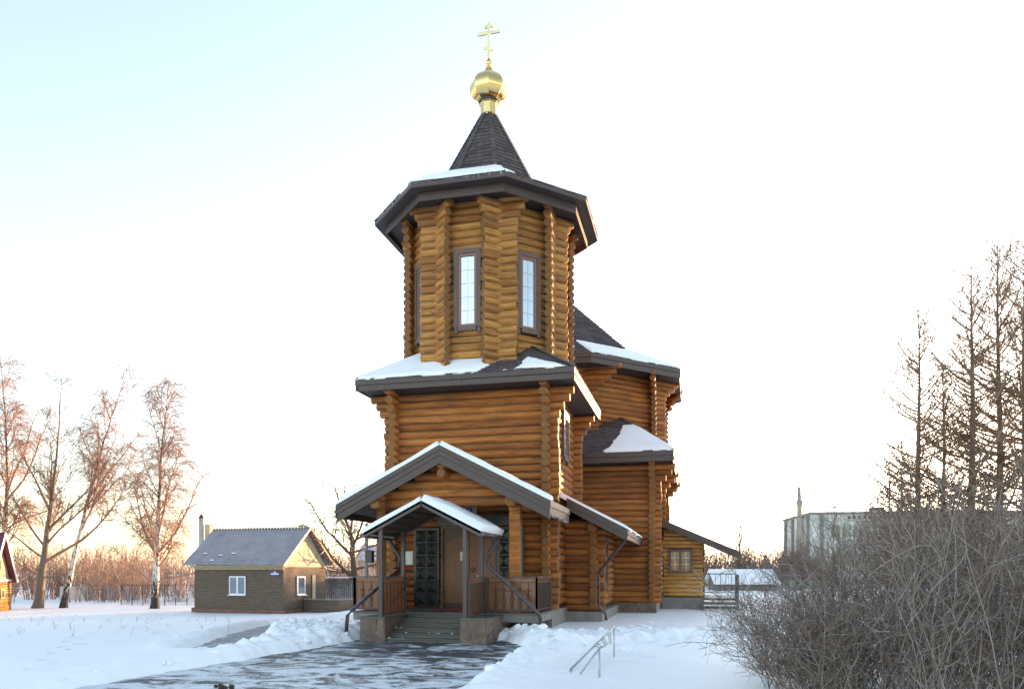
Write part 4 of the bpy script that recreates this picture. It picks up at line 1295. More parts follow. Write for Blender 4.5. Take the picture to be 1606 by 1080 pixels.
hr = MB(); hr.tube([(-7.10, 17.0, 0.95), (-7.10, 17.35, 0.99), (-7.10, 18.2, 1.45), (-7.02, 18.45, 1.50)], 0.017, 8); hr.build('handrail', M['gunmetal'], rl)

# small things at the door
o = MB(); o.box(-0.085, 0.085, -0.003, 0.0, -0.125, 0.125)
nt_ = o.build('paper_notice', M['paper'], None, Matrix.Translation((-6.42, 20.735, 2.13)))
tag(nt_, 'white paper notice taped to the brown church door', 'notice')
pk = MB()
for i, (zz, w_) in enumerate(((-0.02, 0.12), (-0.05, 0.11), (-0.08, 0.12))): pk.box(-w_/2, w_/2, -0.0045, -0.0035, zz-0.006, zz+0.006)
pk.build('print_lines', M['ink'], nt_, Matrix.Translation((-6.42, 20.735, 2.13)))
o = MB(); o.box(-0.022, 0.022, -0.003, 0.0, -0.022, 0.022)
sq = o.build('paper_sticker', M['paper'], None, Matrix.Translation((-5.99, 20.735, 1.56)))
tag(sq, 'small square white sticker below the ring handle of the door', 'sticker')
o = MB()
x, z = -8.06, 2.08
for bx in ((x-0.17, x+0.17, z-0.21, z-0.18), (x-0.17, x+0.17, z+0.18, z+0.21), (x-0.17, x-0.14, z-0.18, z+0.18), (x+0.14, x+0.17, z-0.18, z+0.18)):
    o.box(bx[0], bx[1], 20.63, 20.67, bx[2], bx[3])
fr = thing('framed_notice', (x, 20.66, z), 'framed white notice hanging on the log wall left of the dark door leaf', 'notice')
o.build('frame', M['beigewood'], fr)
o = MB(); o.box(x-0.14, x+0.14, 20.645, 20.655, z-0.18, z+0.18); o.build('sheet', M['paper'], fr)
ib = thing('icon_board', (CX+0.05, 20.62, 3.45), 'wooden board with a small blue icon above the church door', 'icon')
o = MB(); o.box(CX-0.16, CX+0.26, 20.59, 20.64, 3.20, 3.62); o.build('board', M['beigewood'], ib)
o = MB(); o.box(CX-0.04, CX+0.13, 20.575, 20.588, 3.32, 3.54); o.build('icon_panel', M['blue'], ib)
o = MB(); o.box(CX-0.045, CX+0.135, 20.57, 20.5745, 3.50, 3.52); o.box(CX+0.02, CX+0.07, 20.57, 20.5745, 3.34, 3.46); o.build('icon_figure', M['galv'], ib)
o = MB()
N_ = 24
for i in range(N_+1):
    for j in range(9):
        o.v.append((-6.7+1.1*i/N_, 18.6+1.5*j/8, 0.668+0.01*math.sin(i*0.9+j*0.7)+0.008*rnd.random()))
for i in range(N_):
    for j in range(8): o.f.append([i*9+j, (i+1)*9+j, (i+1)*9+j+1, i*9+j+1]); o.sm.append(True)
tag(o.build('carpet', M['carpet']), 'rumpled red carpet on the porch floor before the door', 'carpet')
lt = thing('letter_box', (-8.07, 18.62, 2.1), 'dark letter box on the round porch post behind the canopy', 'letter_box')  # plain dark letter box fixed to the post, no lamp inside
o = MB(); o.box(-8.42, -8.24, 18.5, 18.68, 1.92, 2.22); o.build('housing', M['gunmetal'], lt)
o = MB(); o.prism([(-8.45, 18.47, 2.225), (-8.21, 18.47, 2.225), (-8.21, 18.71, 2.225), (-8.45, 18.71, 2.225)], (0, 0, 0.02)); o.bar((-8.24, 18.6, 2.1), (-8.12, 18.64, 2.1), 0.03); o.build('bracket', M['gunmetal'], lt)

# ------------------------------------------------------------------ tubular rack in the snow
rk = thing('bicycle_rack', W(1.6, 12.2, 0.1), 'galvanised tubular bicycle rack sunk aslant in the snow', 'rack')
zg = 0.17
def Z_at(px, py, z): # ground position of a foot seen in the picture plane, used once to lay out the rack
    dep = (EYE-z)*1188/(py-895); return W((px-803)/1188*dep, dep, z)
f1 = Z_at(940, 1060, zg); f2 = Z_at(963, 1028, zg)
hgt = 0.41
t1, t2 = f1+Vector((0, 0, hgt)), f2+Vector((0, 0, hgt))
la_ = Z_at(895, 1049, zg+0.02); lb_ = Z_at(911, 1055, zg)
low1 = f1+Vector((0, 0, 0.40)); 
o = MB(); o.tube([f1-Vector((0, 0, 0.2)), t1], 0.017, 8); o.build('leg', M['galv'], rk)
o = MB(); o.tube([f2-Vector((0, 0, 0.2)), t2+Vector((0, 0, 0.12))], 0.017, 8); o.build('leg', M['galv'], rk)
u2 = t2+Vector((0, 0, 0.12)); 
o = MB(); o.tube([la_-Vector((0, 0, 0.1)), la_, u2], 0.017, 8); o.build('rail', M['galv'], rk)
l2 = f2+Vector((0, 0, 0.26))
o = MB(); o.tube([lb_-Vector((0, 0, 0.1)), lb_, t1, l2], 0.014, 8); o.build('rail', M['galv'], rk)
for t in (0.52, 0.58, 0.68, 0.73, 0.84, 0.89):
    a = la_.lerp(u2, t); s_ = (t-0.5)/0.5
    b = t1.lerp(l2, max(0, min(1, s_)))
    o = MB(); o.tube([a, b], 0.009, 6); o.build('rung', M['galv'], rk)

# a clod of frozen earth on the drive
cl = MB()
rg = random.Random(11)
c0 = Z_at(347, 1079, 0.02)
for i in range(9):
    x, y = rg.uniform(-0.16, 0.16), rg.uniform(-0.05, 0.05); r = rg.uniform(0.025, 0.05)
    n0 = len(cl.v)
    cl.lathe([(r*0.7, 0.0), (r, r*0.5), (r*0.85, r*1.0), (r*0.4, r*1.3)], 7, (x, y), True, rg.random())
    for k in range(n0, len(cl.v)):
        v = cl.v[k]; cl.v[k] = (v[0]+rg.uniform(-.008, .008), v[1]+rg.uniform(-.008, .008), v[2]+rg.uniform(-.006, .006))
o = cl.build('earth_clod', mat_plain('dark_earth', (0.05, 0.032, 0.025), 0.9, 0.3, 20), None, Matrix.Translation(c0))
tag(o, 'clump of frozen brown earth lying on the icy drive', 'clod')

# ------------------------------------------------------------------ brick house
def mat_brick():
    t = NT('brown_brick')
    tc = t.n('TexCoord'); gm = t.n('NewGeometry')
    vt = t.n('VectorTransform', vector_type='NORMAL', convert_from='WORLD', convert_to='OBJECT'); t.l(gm.outputs['Normal'], vt.inputs[0])
    sp = t.n('SeparateXYZ'); t.l(tc.outputs['Object'], sp.inputs[0]); sn = t.n('SeparateXYZ'); t.l(vt.outputs[0], sn.inputs[0])
    side = t.math('GREATER_THAN', t.math('ABSOLUTE', sn.outputs['X']), 0.5)
    u = t.n('Mix', data_type='FLOAT'); t.l(side, u.inputs[0]); t.l(sp.outputs['X'], u.inputs[2]); t.l(sp.outputs['Y'], u.inputs[3])
    cb = t.n('CombineXYZ'); t.l(u.outputs[0], cb.inputs[0]); t.l(sp.outputs['Z'], cb.inputs[1])
    br = t.n('TexBrick'); t.l(cb.outputs[0], br.inputs['Vector'])
    br.inputs['Scale'].default_value = 1.0
    br.inputs['Brick Width'].default_value = 0.27; br.inputs['Row Height'].default_value = 0.093
    br.inputs['Mortar Size'].default_value = 0.009; br.inputs['Mortar Smooth'].default_value = 0.3
    br.inputs['Color1'].default_value = (0.085, 0.057, 0.038, 1); br.inputs['Color2'].default_value = (0.122, 0.084, 0.057, 1)
    br.inputs['Mortar'].default_value = (0.175, 0.14, 0.11, 1)
    n = t.noise(tc.outputs['Object'], 1.3, 5)
    t.col(t.mix(t.ramp(n, [(0.35, 0.0), (0.75, 0.45)]), br.outputs['Color'], (0.075, 0.065, 0.055)))
    t.rough(0.85); t.bump(br.outputs['Fac'], 0.4, -0.01)
    return t.m
M['brick'] = mat_brick()
M['plinth'] = mat_plain('red_brown_plinth', (0.16, 0.085, 0.065), 0.8, 0.35, 3, bump=0.2, bscale=8)
M['corrugated'] = mat_plain('grey_violet_corrugated_sheet', (0.32, 0.305, 0.335), 0.33, 0.15, 1.2, spec=0.8)
M['redroof'] = mat_plain('dark_red_roof_sheet', (0.12, 0.026, 0.036), 0.4, 0.15, 1.2)
bh = thing('brick_house', W(-16.6, 47, -1.0), 'small brown brick house with grey corrugated gable roof and white window', 'house')
HW, HD, HZ = 6.44, 4.56, 2.95
hm = rotz(W(-19.7, 47, -1.0), R(-4.6))
q = MB(); q.box(0, HW, 0, HD, 0.36, HZ); q.build('wall', M['brick'], bh, hm)
q = MB(); q.box(-0.06, HW+0.06, -0.06, HD+0.06, -0.3, 0.38); q.build('plinth', M['plinth'], bh, hm)
q = MB(); q.box(-0.5, -0.06, 0.3, 1.5, -0.3, 0.42); q.build('side_step', M['plinth'], bh, hm)
HR, HE = 5.42, 3.06
def corr(mb, x0, x1, yA, zA, yB, zB, per=0.22, amp=0.05):
    n = int((x1-x0)/per*6); rows = 2
    nrm = Vector((0, -(zB-zA), (yB-yA))).normalized()
    if nrm.z < 0: nrm = -nrm
    V = []
    for j in range(rows):
        for i in range(n+1):
            x = x0+(x1-x0)*i/n; a = amp*math.sin(2*math.pi*x/per)
            y, z = (yA, zA) if j == 0 else (yB, zB)
            V.append((x, y+nrm.y*a, z+nrm.z*a))
    mb.add(V, [(i, i+1, n+2+i, n+1+i) for i in range(n)], True)
q = MB(); corr(q, -0.42, HW+0.42, -0.55, HE, HD/2, HR); rfh = q.build('roof', M['corrugated'], bh, hm)
q = MB(); corr(q, -0.42, HW+0.42, HD+0.55, HE, HD/2, HR); q.build('roof', M['corrugated'], bh, hm)
q = MB(); q.bar((-0.44, HD/2, HR+0.03), (HW+0.44, HD/2, HR+0.03), 0.3, 0.03); q.build('ridge_cap', M['corrugated'], rfh, hm)
q = MB(); q.box(0, HW+0.3, -0.35, -0.08, HZ-0.02, HZ+0.1); q.build('eave_beam', M['beigewood'], bh, hm)
q = MB(); q.box(-0.02, HW+0.02, -0.05, 0.02, HZ-0.16, HZ-0.025); q.build('frieze', M['beigewood'], bh, hm)
for k, x in enumerate((HW+0.03, -0.05)):
    gb = MB(); nb = 30
    for i in range(nb):
        ya, yb_ = HD*i/nb+0.006, HD*(i+1)/nb-0.006
        za = HZ+0.0; f_ = lambda y: HZ+(HR-HZ-0.12)*(1-abs(y-HD/2)/(HD/2))
        o_ = rnd.uniform(0, 0.012)
        gb.hexa([(x+o_, ya, za), (x+0.025+o_, ya, za), (x+0.025+o_, yb_, za), (x+o_, yb_, za), (x+o_, ya, f_(ya)), (x+0.025+o_, ya, f_(ya)), (x+0.025+o_, yb_, f_(yb_)), (x+o_, yb_, f_(yb_))])
    gb.build('gable_boarding', M['beigewood'], bh, hm, kind='stuff')
for sy in (-1, 1):
    for t_ in range(9):
        f_ = t_/8; y = HD/2+sy*(HD/2+0.5)*f_; z = HR-(HR-HE)*f_-0.07
        q = MB(); q.box(HW-0.1, HW+0.40, y-0.04, y+0.04, z-0.06, z); q.build('roof_batten', M['plank'], bh, hm)
    q = MB(); q.bar((HW+0.41, HD/2, HR-0.05), (HW+0.41, HD/2+sy*(HD/2+0.55), HE-0.05), 0.03, 0.14); q.build('barge_board', M['fascia'] if sy < 0 else M['plank'], bh, hm)
def pvc(x0, x1, z0, z1, ang, org, leaves=2):
    m_ = hm @ Matrix.Translation(org) @ Matrix.Rotation(ang, 4, 'Z')
    f_ = MB(); t_ = 0.07
    f_.box(x0, x0+t_, -0.03, 0.03, z0, z1); f_.box(x1-t_, x1, -0.03, 0.03, z0, z1); f_.box(x0+t_, x1-t_, -0.03, 0.03, z0, z0+t_); f_.box(x0+t_, x1-t_, -0.03, 0.03, z1-t_, z1)
    if leaves == 2: c_ = (x0+x1)/2; f_.box(c_-0.05, c_+0.05, -0.03, 0.03, z0+t_, z1-t_)
    fo_ = f_.build('window', M['white'], bh, m_)
    g_ = MB(); g_.box(x0+t_, x1-t_, -0.005, 0.005, z0+t_, z1-t_); g_.build('pane', M['glasshouse'], fo_, m_)
    s_ = MB(); s_.box(x0-0.05, x1+0.05, -0.12, 0.0, z0-0.05, z0-0.002); s_.build('sill', M['white'], fo_, m_)
M['glasshouse'] = mat_glass('bluish_house_glass', (0.16, 0.20, 0.25), 0.06, 1.0, 0.35)
pvc(2.62, 3.80, 1.27, 2.39, 0, (0, -0.035, 0)); pvc(1.35, 2.2, 1.25, 2.37, R(90), (HW+0.035, 0, 0), 1)
q = MB(); q.box(HW-0.02, HW+0.02, 3.05, 3.85, 0.4, 2.45); dr = q.build('door', M['room'], bh, hm)
q = MB(); q.box(HW+0.022, HW+0.05, 3.0, 3.35, 0.4, 2.45); q.build('door_leaf', M['beigewood'], dr, hm)
q = MB(); q.box(HW+0.07, HW+2.6, 2.0, 2.25, -0.3, 0.92); q.box(HW+2.35, HW+2.6, 2.26, 4.2, -0.3, 0.92); pw_ = q.build('porch_parapet', M['brick'], bh, hm)
q = MB(); q.box(HW+0.07, HW+2.65, 1.94, 2.31, 0.925, 0.985); q.box(HW+2.29, HW+2.65, 2.312, 4.2, 0.925, 0.985); q.build('coping', M['concrete'], pw_, hm)
q = MB(); q.tube([(-1.95, 2.9, 0.0), (-1.95, 2.9, 6.2)], 0.17, 12); ch1 = q.build('flue_pipe', mat_plain('pale_flue_pipe', (0.42, 0.42, 0.36), 0.6), bh, hm)
q = MB(); q.lathe([(0.22, 6.22), (0.03, 6.5)], 12, (-1.95, 2.9)); q.build('flue_cap', M['redroof'], ch1, hm)
q = MB(); q.box(-1.68, -1.28, 2.9, 3.3, 0.0, 5.8); q.build('chimney', M['beigewood'], bh, hm)
q = MB(); q.tube([(HW+0.05, 2.4, 3.02), (HW+0.75, 3.3, 4.0)], 0.02, 6); q.build('service_mast', M['gunmetal'], bh, hm)
pl = MB(); pts = [(5.55, -0.03, 2.50)]+[(5.85+0.32*math.cos(R(a)), -0.03, 2.54+0.17*math.sin(R(a))) for a in range(180, -1, -20)]+[(6.15, -0.03, 2.50)]
pl = MB(); pl.prism([(5.87+0.33*math.cos(R(a)), -0.03, 2.55+0.16*math.sin(R(a))) for a in range(0, 360, 18)], (0, -0.02, 0)); plo = pl.build('address_plate', M['blue'], bh, hm)
q = MB(); q.box(5.60, 6.14, -0.056, -0.052, 2.50, 2.57); q.box(5.81, 5.93, -0.056, -0.052, 2.60, 2.67); q.build('plate_lettering', M['white'], plo, hm)
sp_ = MB()
for (x, f_) in ((1.5, 0.12), (1.85, 0.25), (2.7, 0.30), (0.6, 0.3)):
    y = -0.55+(HD/2+0.55)*f_; z = HE+(HR-HE)*f_
    sp_.lathe([(0.16, z), (0.14, z+0.05), (0.05, z+0.07)], 9, (x, y))
sp_.build('roof_snow', M['snow'], bh, hm, kind='stuff')

# ------------------------------------------------------------------ small log cabin at the left edge
cb = thing('log_cabin', W(-33, 48, -1.0), 'small yellow log cabin with steep dark red roof at the left edge', 'cabin')
p_n = W(-32.2, 46.5); p_f = W(-33.1, 49.8)
ga = math.atan2((p_f-p_n).y, (p_f-p_n).x)-R(90)
cm = rotz((p_n.x, p_n.y, -1.0), ga)       # local y runs along the gable, -x into the cabin
CW = (p_f-p_n).length
q = MB(); q.box(-5, -0.02, 0.02, CW-0.02, -0.3, 2.05); q.build('wall', M['core'], cb, cm)
lg = 0
for i in range(12):
    z = 0.12+i*0.165
    mb_ = log_mesh(CW+0.5, 0.09, i, 10); mb_.build('log', M['honey'], cb, cm @ rotz((0, -0.25, z), R(90)))
    mb_ = log_mesh(5.3, 0.09, i+50, 10); mb_.build('log', M['honey'], cb, cm @ rotz((-5.0, 0, z+0.08), 0))
q = MB(); q.prism([(0.02, -0.1, 2.12), (0.02, CW+0.1, 2.12), (0.02, CW/2, 5.0)], (-0.05, 0, 0)); q.build('gable', M['beigewood'], cb, cm)
q = MB(); q.box(0.03, 0.06, CW/2-0.3, CW/2+0.3, 2.75, 3.65); wo_ = q.build('attic_window', M['plank'], cb, cm)
q = MB(); q.box(0.065, 0.07, CW/2-0.2, CW/2+0.2, 2.85, 3.55); q.build('pane', M['glassdark'], wo_, cm)
q = MB(); q.box(0.10, 0.13, CW/2+0.1, CW/2+0.7, 0.95, 1.55); wo_ = q.build('window', M['beigewood'], cb, cm)
q = MB(); q.box(0.132, 0.138, CW/2+0.2, CW/2+0.6, 1.03, 1.47); q.build('pane', M['glassdark'], wo_, cm)
for sgn in (-1, 1):
    yo = CW/2+sgn*(CW/2+0.35); zo = 1.95
    q = MB(); q.hexa([(-5.3, CW/2, 5.08), (0.4, CW/2, 5.08), (0.4, yo, zo), (-5.3, yo, zo), (-5.3, CW/2, 5.16), (0.4, CW/2, 5.16), (0.4, yo, zo+0.07), (-5.3, yo, zo+0.07)])
    q.build('roof', M['redroof'], cb, cm)
    q = MB(); q.bar((0.42, CW/2, 5.08), (0.42, yo, zo+0.02), 0.03, 0.22); q.build('barge_board', M['white'], cb, cm)
q = MB(); q.box(0.05, 0.12, -0.3, CW+0.3, 2.03, 2.17); q.build('gable_sill', M['white'], cb, cm)

# ------------------------------------------------------------------ fences and poles
def fence_boards(name, label, a, b, z0, z1, mat, cat='fence', bw=0.14):
    f_ = thing(name, ((a+b)/2).to_3d(), label, cat)
    d_ = (b-a); L_ = d_.length; mw_ = rotz(a, math.atan2(d_.y, d_.x))
    q = MB(); n_ = int(L_/bw)
    for i in range(n_):
        h_ = z1+rnd.uniform(-0.03, 0.03); x = i*bw; y = rnd.uniform(-0.01, 0.01)
        q.box(x+0.006, x+bw-0.006, y, y+0.02, z0-a.z, h_-a.z)
    q.build('boarding', mat, f_, mw_, kind='stuff')
    for z in (z0+0.4, z1-0.3):
        q = MB(); q.box(0, L_, 0.035, 0.09, z-a.z-0.05, z-a.z+0.05); q.build('fence_rail', mat, f_, mw_)
    return f_, mw_, L_
f_, mw_, L_ = fence_boards('board_fence', 'grey weathered board fence with snowy ribbed capping beside the brick house', W(-13.6, 52, -1), W(-7.6, 53.5, -1), -1.0, 1.18, M['oldwood'])
q = MB(); corr(q, 0, L_, -0.25, 2.22, 0.25, 2.26, 0.19, 0.03); q.build('capping_sheet', M['corrugated'], f_, mw_)
q = MB(); corr(q, 0.02, L_-0.02, -0.25, 2.27, 0.2, 2.30, 0.19, 0.03); q.build('capping_snow', M['snow'], f_, mw_)
pf = thing('mesh_fence', W(-27, 56, -1), 'rusty wire mesh fence on thin posts behind the birches', 'fence')
a, b = W(-29.4, 57, -1.02), W(-19.5, 55, -1.02)
for i in range(12):
    p = a.lerp(b, i/11); q = MB(); q.tube([p-Vector((0, 0, 0.2)), p+Vector((0, 0, 1.75))], 0.03, 6); q.build('fence_post', M['gunmetal'], pf)
q = MB(); q.bar(a+Vector((0, 0, 1.7)), b+Vector((0, 0, 1.7)), 0.03); q.bar(a+Vector((0, 0, 0.15)), b+Vector((0, 0, 0.15)), 0.03); q.build('fence_rail', M['gunmetal'], pf)
tw = Twigs(3)
for i in range(160):
    p = a.lerp(b, i/159.0)
    for s_ in (-1, 1):
        e = a.lerp(b, min(1, max(0, i/159.0+s_*0.1)))
        tw.add([tuple(p+Vector((0, 0, 0.15))), tuple(e+Vector((0, 0, 1.7)))], (0.004, 0.004))
tw.build('wire_mesh', M['gunmetal'], pf, kind='stuff')
a, b = W(-40, 67, -1.2), W(-32.6, 66.5, -1.2)
f2 = thing('panel_fence', a.lerp(b, 0.5), 'low pale concrete panel fence seen between two birch trunks', 'fence')
for i in range(4):
    p, e = a.lerp(b, i/4+0.004), a.lerp(b, (i+1)/4-0.004)
    q = MB(); q.bar(p+Vector((0, 0, 0.75)), e+Vector((0, 0, 0.75)), 0.08, 1.6); q.build('panel', mat_plain('pale_concrete', (0.55, 0.50, 0.48), 0.8, 0.15) if i == 0 else bpy.data.materials['pale_concrete'], f2)
up_ = thing('lamp_pole', W(-5.8, 30.2, -0.3), 'slim grey concrete pole behind the left end of the porch roof', 'pole')
q = MB(); b0 = W(-5.8, 30.2, -0.4); q.tube([b0, b0+Vector((0, 0, 4.0))], [0.075, 0.06], 8); q.build('shaft', M['concrete'], up_)
q = MB(); c_ = b0+Vector((-0.16, -0.05, 3.55)); q.tube([b0+Vector((0, 0, 3.6)), c_], 0.015, 6); q.lathe([(0.05, c_.z-0.06), (0.07, c_.z), (0.03, c_.z+0.07)], 8, (c_.x, c_.y)); q.build('insulator', M['beigewood'], up_)

# ------------------------------------------------------------------ grey block and sheds on the right
M['blockwall'] = mat_plain('grey_concrete_panels', (0.54, 0.54, 0.49), 0.85, 0.25, 0.5, bump=0.1, bscale=4)
M['blockpale'] = mat_plain('pale_green_panels', (0.54, 0.57, 0.52), 0.8, 0.2, 0.6)
gb = thing('concrete_block', W(60, 98, 0), 'long flat-roofed grey concrete block behind the bare hedge', 'building')
P0, P1 = W(37.4, 95, -1.2), W(127, 86, -1.2)  # lengthened unseen to the right so it blocks low sun from the snow
d_ = P1-P0; gm_ = rotz((P0.x, P0.y, -1.2), math.atan2(d_.y, d_.x)); GL = d_.length; GH = 10.0; GD = 13.0
q = MB(); q.box(0, GL, 0, GD, 0, GH); q.build('wall', M['blockwall'], gb, gm_)
q = MB(); q.box(-0.15, GL+0.15, -0.15, GD+0.15, GH, GH+0.25); q.build('roof_edge', M['concrete'], gb, gm_)
q = MB(); q.box(0.2, GL-0.2, 0.2, GD-0.2, GH+0.252, GH+0.36); q.build('roof_snow', M['snow'], gb, gm_, kind='stuff')
for i in range(14):
    q = MB(); x = 1.2+i*6.4; q.box(x, x+0.35, -0.25, -0.005, 0, GH-0.1); q.build('pilaster', M['concrete'], gb, gm_)
for i in range(4):
    q = MB(); y = 0.3+i*3.6; q.box(-0.3, -0.005, y, y+0.5, 0, GH-0.1); q.build('pilaster', M['concrete'], gb, gm_)
for i in range(13):
    for (z0, z1) in ((6.9, 8.9), (3.4, 5.4), (0.6, 2.2)):
        q = MB(); x = 2.2+i*6.4; q.box(x, x+4.4, -0.06, -0.006, z0, z1); w_ = q.build('window', M['blockpale'], gb, gm_)
        for k in range(3):
            q = MB(); q.box(x+0.3+k*1.35, x+1.35+k*1.35, -0.075, -0.062, z0+0.25, z1-0.25); q.build('pane', M['glassdark'] if (i+k) % 3 == 0 else M['glasshouse'], w_, gm_)
for i in range(40):
    pass
q = MB()
for i in range(44): q.box(4.5+i*0.62, 4.5+i*0.62+0.3, -0.17, -0.152, GH-0.6, GH-0.2)
q.build('cornice_holes', M['gunmetal'], gb, gm_, kind='stuff')
q = MB(); q.box(8.6, 10.0, 3, 4.4, GH+0.3, GH+1.1); q.build('roof_vent', mat_plain('brown_brick_vent', (0.13, 0.085, 0.075), 0.9), gb, gm_)
q = MB(); q.tube([(3.4, 1.5, GH+0.3), (3.4, 1.5, GH+0.9)], 0.05, 6); q.lathe([(0.1, GH+0.85), (0.3, GH+0.95), (0.2, GH+1.1)], 8, (3.4, 1.5)); q.build('roof_cowl', M['concrete'], gb, gm_)
q = MB(); q.tube([(-0.5, 3.0, 4), (-0.5, 3.0, GH+1.6)], 0.32, 10); q.lathe([(0.45, GH+1.55), (0.45, GH+1.8), (0.2, GH+2.3)], 10, (-0.5, 3.0)); q.build('vent_stack', M['concrete'], gb, gm_)
pc = thing('concrete_pole', W(33.3, 87.5, -1), 'tall concrete pole standing in front of the grey block', 'pole')
b0 = W(33.3, 87.5, -1.0); q = MB(); q.tube([b0, b0+Vector((-0.12, 0, 12.4))], [0.30, 0.20], 8); q.build('shaft', mat_plain('sandy_concrete', (0.36, 0.31, 0.24), 0.85), pc)
q = MB(); q.bar(b0+Vector((-0.6, 0, 10.3)), b0+Vector((0.3, 0, 10.3)), 0.08); q.build('crossarm', M['concrete'], pc)

def shed(name, label, lat, dep, w, d, h, rise, ang, wallm, roofm, z0=-0.1):
    s_ = thing(name, W(lat, dep, z0), label, 'shed')
    m_ = rotz(W(lat, dep, z0), YAW+ang)
    q = MB(); q.box(-w/2, w/2, 0, d, -0.5, h); q.build('wall', wallm, s_, m_)
    for sg in (0, 1):
        y0_, y1_ = (-0.3, d/2) if sg == 0 else (d+0.3, d/2)
        q = MB(); q.hexa([(-w/2-.3, y0_, h-0.05), (w/2+.3, y0_, h-0.05), (w/2+.3, y1_, h+rise), (-w/2-.3, y1_, h+rise), (-w/2-.3, y0_, h+0.12), (w/2+.3, y0_, h+0.12), (w/2+.3, y1_, h+rise+0.17), (-w/2-.3, y1_, h+rise+0.17)])
        q.build('roof', roofm, s_, m_)
    for sg in (-1, 1):
        q = MB(); x = sg*w/2; q.prism([(x-sg*0.01, 0, h), (x-sg*0.01, d, h), (x-sg*0.01, d/2, h+rise)], (sg*0.03, 0, 0)); q.build('gable', wallm, s_, m_)
    q = MB(); q.box(-0.5, 0.5, -0.05, -0.002, -0.4, min(2.0, h-0.1)); do_ = q.build('door', M['oldwood'], s_, m_)
    return s_
shed('low_shed', 'low grey shed with thick snowy roof behind the side porch', 18.6, 60, 4.6, 4.0, 0.8, 1.0, R(-4), M['oldwood'], M['snow'])
shed('low_shed', 'grey shed with snowy roof half hidden behind the vestry', 13.9, 66, 4.2, 5, 1.2, 1.2, R(8), M['concrete'], M['snow'])
shed('garage', 'turquoise garage with rusty brown roof left of the grey block', 26.0, 68, 4.6, 5.5, 1.1, 0.9, R(6), mat_plain('turquoise_paint', (0.30, 0.40, 0.37), 0.7), mat_plain('rusty_sheet', (0.11, 0.06, 0.055), 0.7))
shed('low_shed', 'pale shed with snowy roof seen through the brush left of the brick house', -29.0, 88, 6, 5, 2.2, 1.6, R(10), mat_plain('pale_shed_wall', (0.42, 0.38, 0.36), 0.8), M['snow'], -1.4)
shed('far_house', 'far house with pale roof above the brush near the right birch', -26.5, 150, 9, 8, 5.5, 3, R(-8), mat_plain('far_house_wall', (0.35, 0.25, 0.22), 0.8), mat_plain('far_grey_roof', (0.42, 0.45, 0.5), 0.6), -1.6)

# ------------------------------------------------------------------ trees
def mat_birch():
    t = NT('birch_bark')
    v = t.coord((1, 1, 1))
    tc = t.n('TexCoord'); sp = t.n('SeparateXYZ'); t.l(tc.outputs['Object'], sp.inputs[0])
    n = t.noise(t.coord((3.5, 3.5, 1.2)), 3.0, 5, 0.6)
    hgt = t.ramp(t.math('DIVIDE', sp.outputs['Z'], 14.0), [(0.03, 0.22), (0.18, -0.02), (0.4, -0.1), (0.8, 0.1)])
    k = t.ramp(t.math('ADD', n, hgt), [(0.50, 0.0), (0.58, 1.0)])
    up = t.ramp(t.math('DIVIDE', sp.outputs['Z'], 14.0), [(0.35, 0.0), (0.75, 1.0)])
    c = t.mix(up, (0.66, 0.62, 0.57), (0.40, 0.24, 0.15))
    t.col(t.mix(k, c, (0.035, 0.03, 0.028))); t.rough(0.75); t.bump(n, 0.4, 0.03)
    return t.m
M['birch'] = mat_birch()
M['bark'] = mat_plain('grey_brown_bark', (0.105, 0.082, 0.062), 0.9, 0.35, 5, bump=0.6, bscale=14, stretch=(3, 3, 0.6))
M['limebark'] = mat_plain('olive_brown_bark', (0.175, 0.14, 0.105), 0.9, 0.3, 4, bump=0.6, bscale=12, stretch=(3, 3, 0.6))
M['larchbark'] = mat_plain('larch_bark', (0.155, 0.10, 0.07), 0.9, 0.35, 4, bump=0.5, bscale=12, stretch=(3, 3, 0.8))
M['birchtwig'] = mat_island('birch_twigs', (0.26, 0.145, 0.115), (0.42, 0.25, 0.19), 0.8)
M['limetwig'] = mat_island('brown_twigs', (0.20, 0.125, 0.085), (0.32, 0.20, 0.14), 0.8)
M['oaktwig'] = mat_island('dark_twigs', (0.085, 0.06, 0.048), (0.15, 0.105, 0.08), 0.8)
M['larchtwig'] = mat_island('larch_twigs', (0.19, 0.135, 0.095), (0.36, 0.25, 0.17), 0.85)
M['brush'] = mat_island('brown_brushwood', (0.16, 0.115, 0.098), (0.30, 0.205, 0.165), 0.85, (0.24, 0.175, 0.15))
M['hedge'] = mat_island('grey_brown_brush_twigs', (0.115, 0.083, 0.066), (0.265, 0.195, 0.155), 0.85, (0.45, 0.39, 0.34))
M['grass'] = mat_island('dry_grass', (0.25, 0.17, 0.10), (0.38, 0.28, 0.18), 0.9)

RS = np.random.RandomState(12345)
def curve(rg, p, d, L, n, wob, trop):
    """points along a wandering branch; trop = vector that bends it"""
    p = np.array(p, float); d = np.array(d, float); d /= math.sqrt(d @ d)
    D = d+np.cumsum(RS.standard_normal((n, 3))*wob, axis=0)+np.outer(np.arange(1, n+1)/n, trop)
    D /= np.sqrt((D*D).sum(1))[:, None]
    return np.vstack([p, p+np.cumsum(D*(L/n), axis=0)])

def side_dir(rg, t, ang):
    """direction at angle ang off tangent t, random roll"""
    x, y, z = t; l = math.sqrt(x*x+y*y+z*z); x /= l; y /= l; z /= l
    a, b, c = rg.gauss(0, 1), rg.gauss(0, 1), rg.gauss(0, 1)
    u, v, w = y*c-z*b, z*a-x*c, x*b-y*a
    l = math.sqrt(u*u+v*v+w*w)+1e-9; s = math.sin(ang)/l; k = math.cos(ang)
    return np.array((x*k+u*s, y*k+v*s, z*k+w*s))

